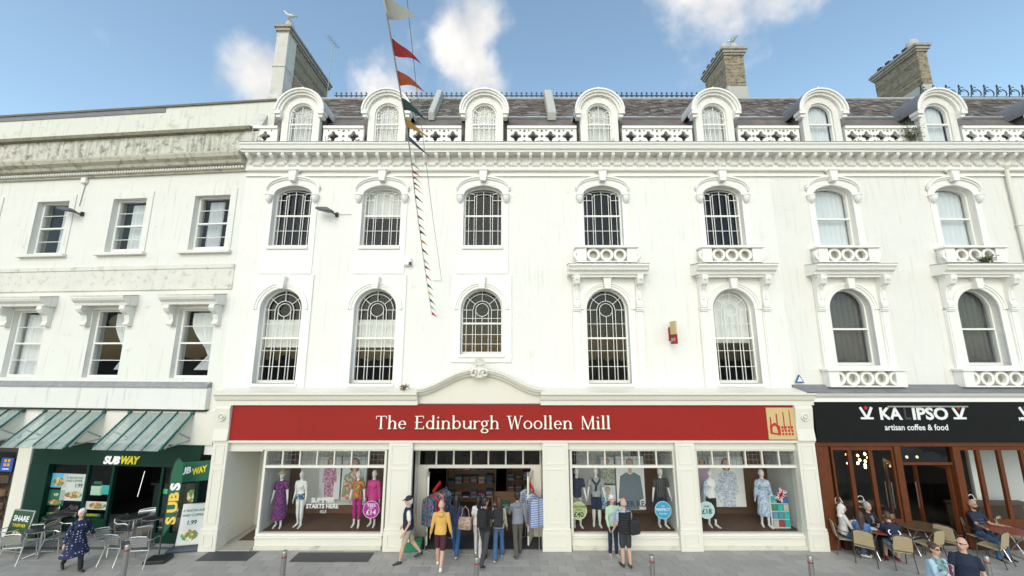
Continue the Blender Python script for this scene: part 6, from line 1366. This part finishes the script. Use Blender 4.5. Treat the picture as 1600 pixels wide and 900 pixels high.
# couple walking at the corner of the frame
def cardi(F_, B, k, HB, hands):
    for s in (-1, 1): F_.loft([(-.2 * k, .07, .14, .0), (.2 * k, .06, .13, 0), (.46 * k, .06, .1, 0)], 'x1', B @ Matrix.Translation((s * .13 * k, .015, 0)))
    F_.loft([(-.2 * k, .18 * k, .06, .1), (.45 * k, .17 * k, .06, .07)], 'x1', B)
    F_.cap(hands['ra'] + Vector((0, -.02, -.06)), hands['ra'] + Vector((0, -.02, .1)), .028, .033, 'x2')
TEAL = pattern('teal_print_top', [(.08, .2, .2), (.15, .3, .28), (.06, .14, .15), (.25, .28, .25)], 22)
xw, yw = G(1466, 900, .95); person('person', 'smiling woman with glasses in a teal top and light blue cardigan', (xw, yw, 0), R(5), 1.62, 'f', dict(ll=10, rl=-10, rk=12, fat=1.2, ra=(30, 14, 105), la=(5, 12, 20), x1m=C('light_blue', (.38, .52, .64)), x2m=C('purple_cup', (.1, .03, .1)), sleevelab='x1', glasses=1), 'fair', ('brown', 'bun'), 'top', TEAL, 'long', 'trousers', NAVY, BLACK, extra=cardi)
xm_, ym_ = G(1512, 900, 1.0); r, h, b = person('person', 'bald man with glasses in a navy T-shirt looking aside', (xm_, ym_, 0), R(-35), 1.78, 'm', dict(ll=8, rl=-8, rk=10, fat=1.22, ra=(8, 12, 15), la=(2, 12, 12), glasses=1), 'fair', ('grey', 'bald'), 'tee', C('navy_tee', (.01, .016, .04)), 'short', 'trousers', C('stone_trouser', (.2, .18, .15)), BLACK, head_yaw=-45, )
# seated people at the cafe
def seated(px, py, yaw, label, **kw):
    x, y = G(px, py); p = dict(ll=82, lk=84, rl=78, rk=80, spread=7); p.update(kw.pop('pose', {}))
    return person('person', label, (x, y, 0), yaw, seat=.45, pose=p, **kw)
seated(1322, 864, R(70), 'white haired woman in a white hoodie seated at the cafe table', H=1.62, build_='f', pose=dict(lean=6, ra=(35, 8, 70), la=(40, 8, 80), hood=1), hair=('white', 'bob'), topm=C('white_hoodie', (.6, .58, .55)), sleeve='long', legm=DEN, shoem=WS)
seated(1354, 878, R(140), 'dark haired youngster in a denim jacket seated at the cafe table', H=1.55, build_='f', pose=dict(lean=10, ra=(30, 8, 60), la=(40, 8, 60)), hair=('brown', 'long'), topm=C('denim_jacket', (.06, .15, .33), .25), sleeve='long', legm=BLK, shoem=C('pink_shoe', (.45, .3, .25)))
seated(1364, 861, R(8), 'grey haired woman in a black jacket seated against the timber doors', H=1.66, build_='f', pose=dict(lean=4, ra=(40, 8, 80), la=(40, 8, 60), x1m=C('grey_scarf', (.2, .22, .24))), hair=('grey', 'short'), topm=BLK, sleeve='long', legm=BLK, extra=lambda F_, B, k, HB, hands: F_.loft([(.2 * k, .04, .04, -.11), (.5 * k, .05, .05, -.07)], 'x1', B))
r, h, b = seated(1408, 886, R(160), 'person in a navy shirt with big white back print leaning over the table', H=1.72, build_='m', pose=dict(lean=30, ra=(50, 10, 50), la=(50, 10, 50), nod=20), hair=('brown', 'short'), topm=NAVY, sleeve='short', legs='shorts', legm=C('pale_shorts', (.35, .45, .55)), shoem=C('red_trainer', (.25, .02, .03)))
q = MB()
for cx_, cz_ in ((-.07, .36), (.07, .36), (0, .27), (-.05, .2), (.06, .2)): q.ring(cx_, cz_, .07, .045, 0, .012, 0, 360, 16)
o = q.build('back_print', WL, r); o.parent = b; o.location = Vector((0, .105, .52)); o.rotation_euler = (R(30), 0, 0)
def stripes(F_, B, k, HB, hands):
    for z in (.2, .28, .36): F_.loft([(z * k, .168 * k, .125 * k, -.012), ((z + .018) * k, .169 * k, .126 * k, -.012)], 'x1', B)
seated(1538, 863, R(10), 'bearded man in a navy striped polo sitting back by the timber doors', H=1.8, build_='m', pose=dict(lean=-6, ra=(28, 14, 62), la=(28, 14, 62), ra_in=30, la_in=30, beard=1, x1m=C('grey_stripe', (.06, .08, .11)), fat=1.08), hair=('dark', 'bald'), topm=C('navy_polo', (.012, .02, .045)), sleeve='short', legm=C('jeans_mid', (.05, .12, .24), .25), extra=stripes, skin='tan')
# mannequins in the show windows
zfl = ZW0 - .04
def mann(px, yy, label, yaw=0, **kw):
    x = P(px, 790, yy)[0]; p = dict(ra=(-4, 10, 10), la=(4, 10, 14), ll=3, rl=-3); p.update(kw.pop('pose', {}))
    return person('mannequin', label, (x, yy, zfl), yaw, mannequin=True, pose=p, cat='mannequin', **kw)
PUR = pattern('purple_print', [(.1, .015, .12), (.16, .03, .17), (.07, .01, .1), (.2, .06, .15)], 30); ORF = pattern('orange_floral', [(.5, .1, .03), (.15, .25, .05), (.55, .25, .05), (.4, .03, .05), (.1, .2, .12)], 24); BLD = pattern('blue_dress_print', [(.35, .45, .56), (.52, .58, .66), (.25, .33, .48)], 26)
MH = 1.62
mann(437, .25, 'mannequin in a purple patterned long dress and straw sunhat', R(12), H=MH, build_='f', hair=('', 'sunhat'), topm=PUR, sleeve='short', legs='bare', pose=dict(hem=.62, flare=1.25, hatm=C('straw', (.5, .42, .25))))
mann(469, .3, 'mannequin in a white shirt and white cropped trousers', R(-8), H=MH, build_='f', topm=C('white_linen', (.68, .68, .66)), sleeve='short', legs='crop', legm=C('white_crop', (.68, .68, .66)), pose=dict(x1m=pattern('navy_leaf', [(.02, .06, .15), (.5, .5, .5), (.05, .15, .25)], 26)), extra=lambda F_, B, k, HB, hands: F_.loft([(-.03, .17, .13, 0), (.14, .165, .128, 0)], 'x1', B))
mann(558, .3, 'mannequin in an orange floral blouse and magenta trousers', R(6), H=MH, build_='f', topm=ORF, sleeve='short', legs='crop', legm=C('magenta', (.42, .01, .2)))
mann(583, .35, 'mannequin in a bright pink tunic behind the magenta disc', R(-6), H=MH, build_='f', topm=C('pink', (.5, .04, .22)), sleeve='long', legs='crop', legm=C('magenta', (.42, .01, .2)), pose=dict(hem=.08, flare=1.1))
mann(902, .3, 'mannequin in a navy polo shirt behind the lime disc', R(4), H=1.7, topm=C('navy_polo2', (.02, .03, .06)), sleeve='short', legs='shorts', legm=C('stone_short', (.45, .42, .36)))
mann(932, .35, 'mannequin in a grey tee with a dark sweater knotted round its shoulders', R(-4), H=1.7, topm=C('marl', (.3, .31, .32)), sleeve='short', legs='shorts', legm=C('navy_short', (.015, .025, .06)), pose=dict(knot=1, scarfm=C('dark_knit', (.025, .027, .035))))
mann(1034, .3, 'mannequin in a black striped knit shirt behind the blue disc', R(3), H=1.7, topm=pattern('striped_knit', [(.02, .02, .022), (.08, .08, .085)], 6, kind='stripe'), sleeve='short', legs='shorts', legm=C('navy_short', (.015, .025, .06)))
mann(1112, .3, 'mannequin in a white gilet and black cropped trousers', R(8), H=1.66, build_='f', topm=C('white_gilet', (.68, .68, .67)), sleeve='long', legs='crop', legm=BLK, pose=dict(sleevelab='x1', x1m=BLD))
mann(1194, .3, 'mannequin in a pale blue print dress with lilac scarf', R(-10), H=1.66, build_='f', topm=BLD, sleeve='long', legs='bare', pose=dict(hem=.55, flare=1.15, scarf=1, scarfm=C('lilac', (.42, .3, .48))))
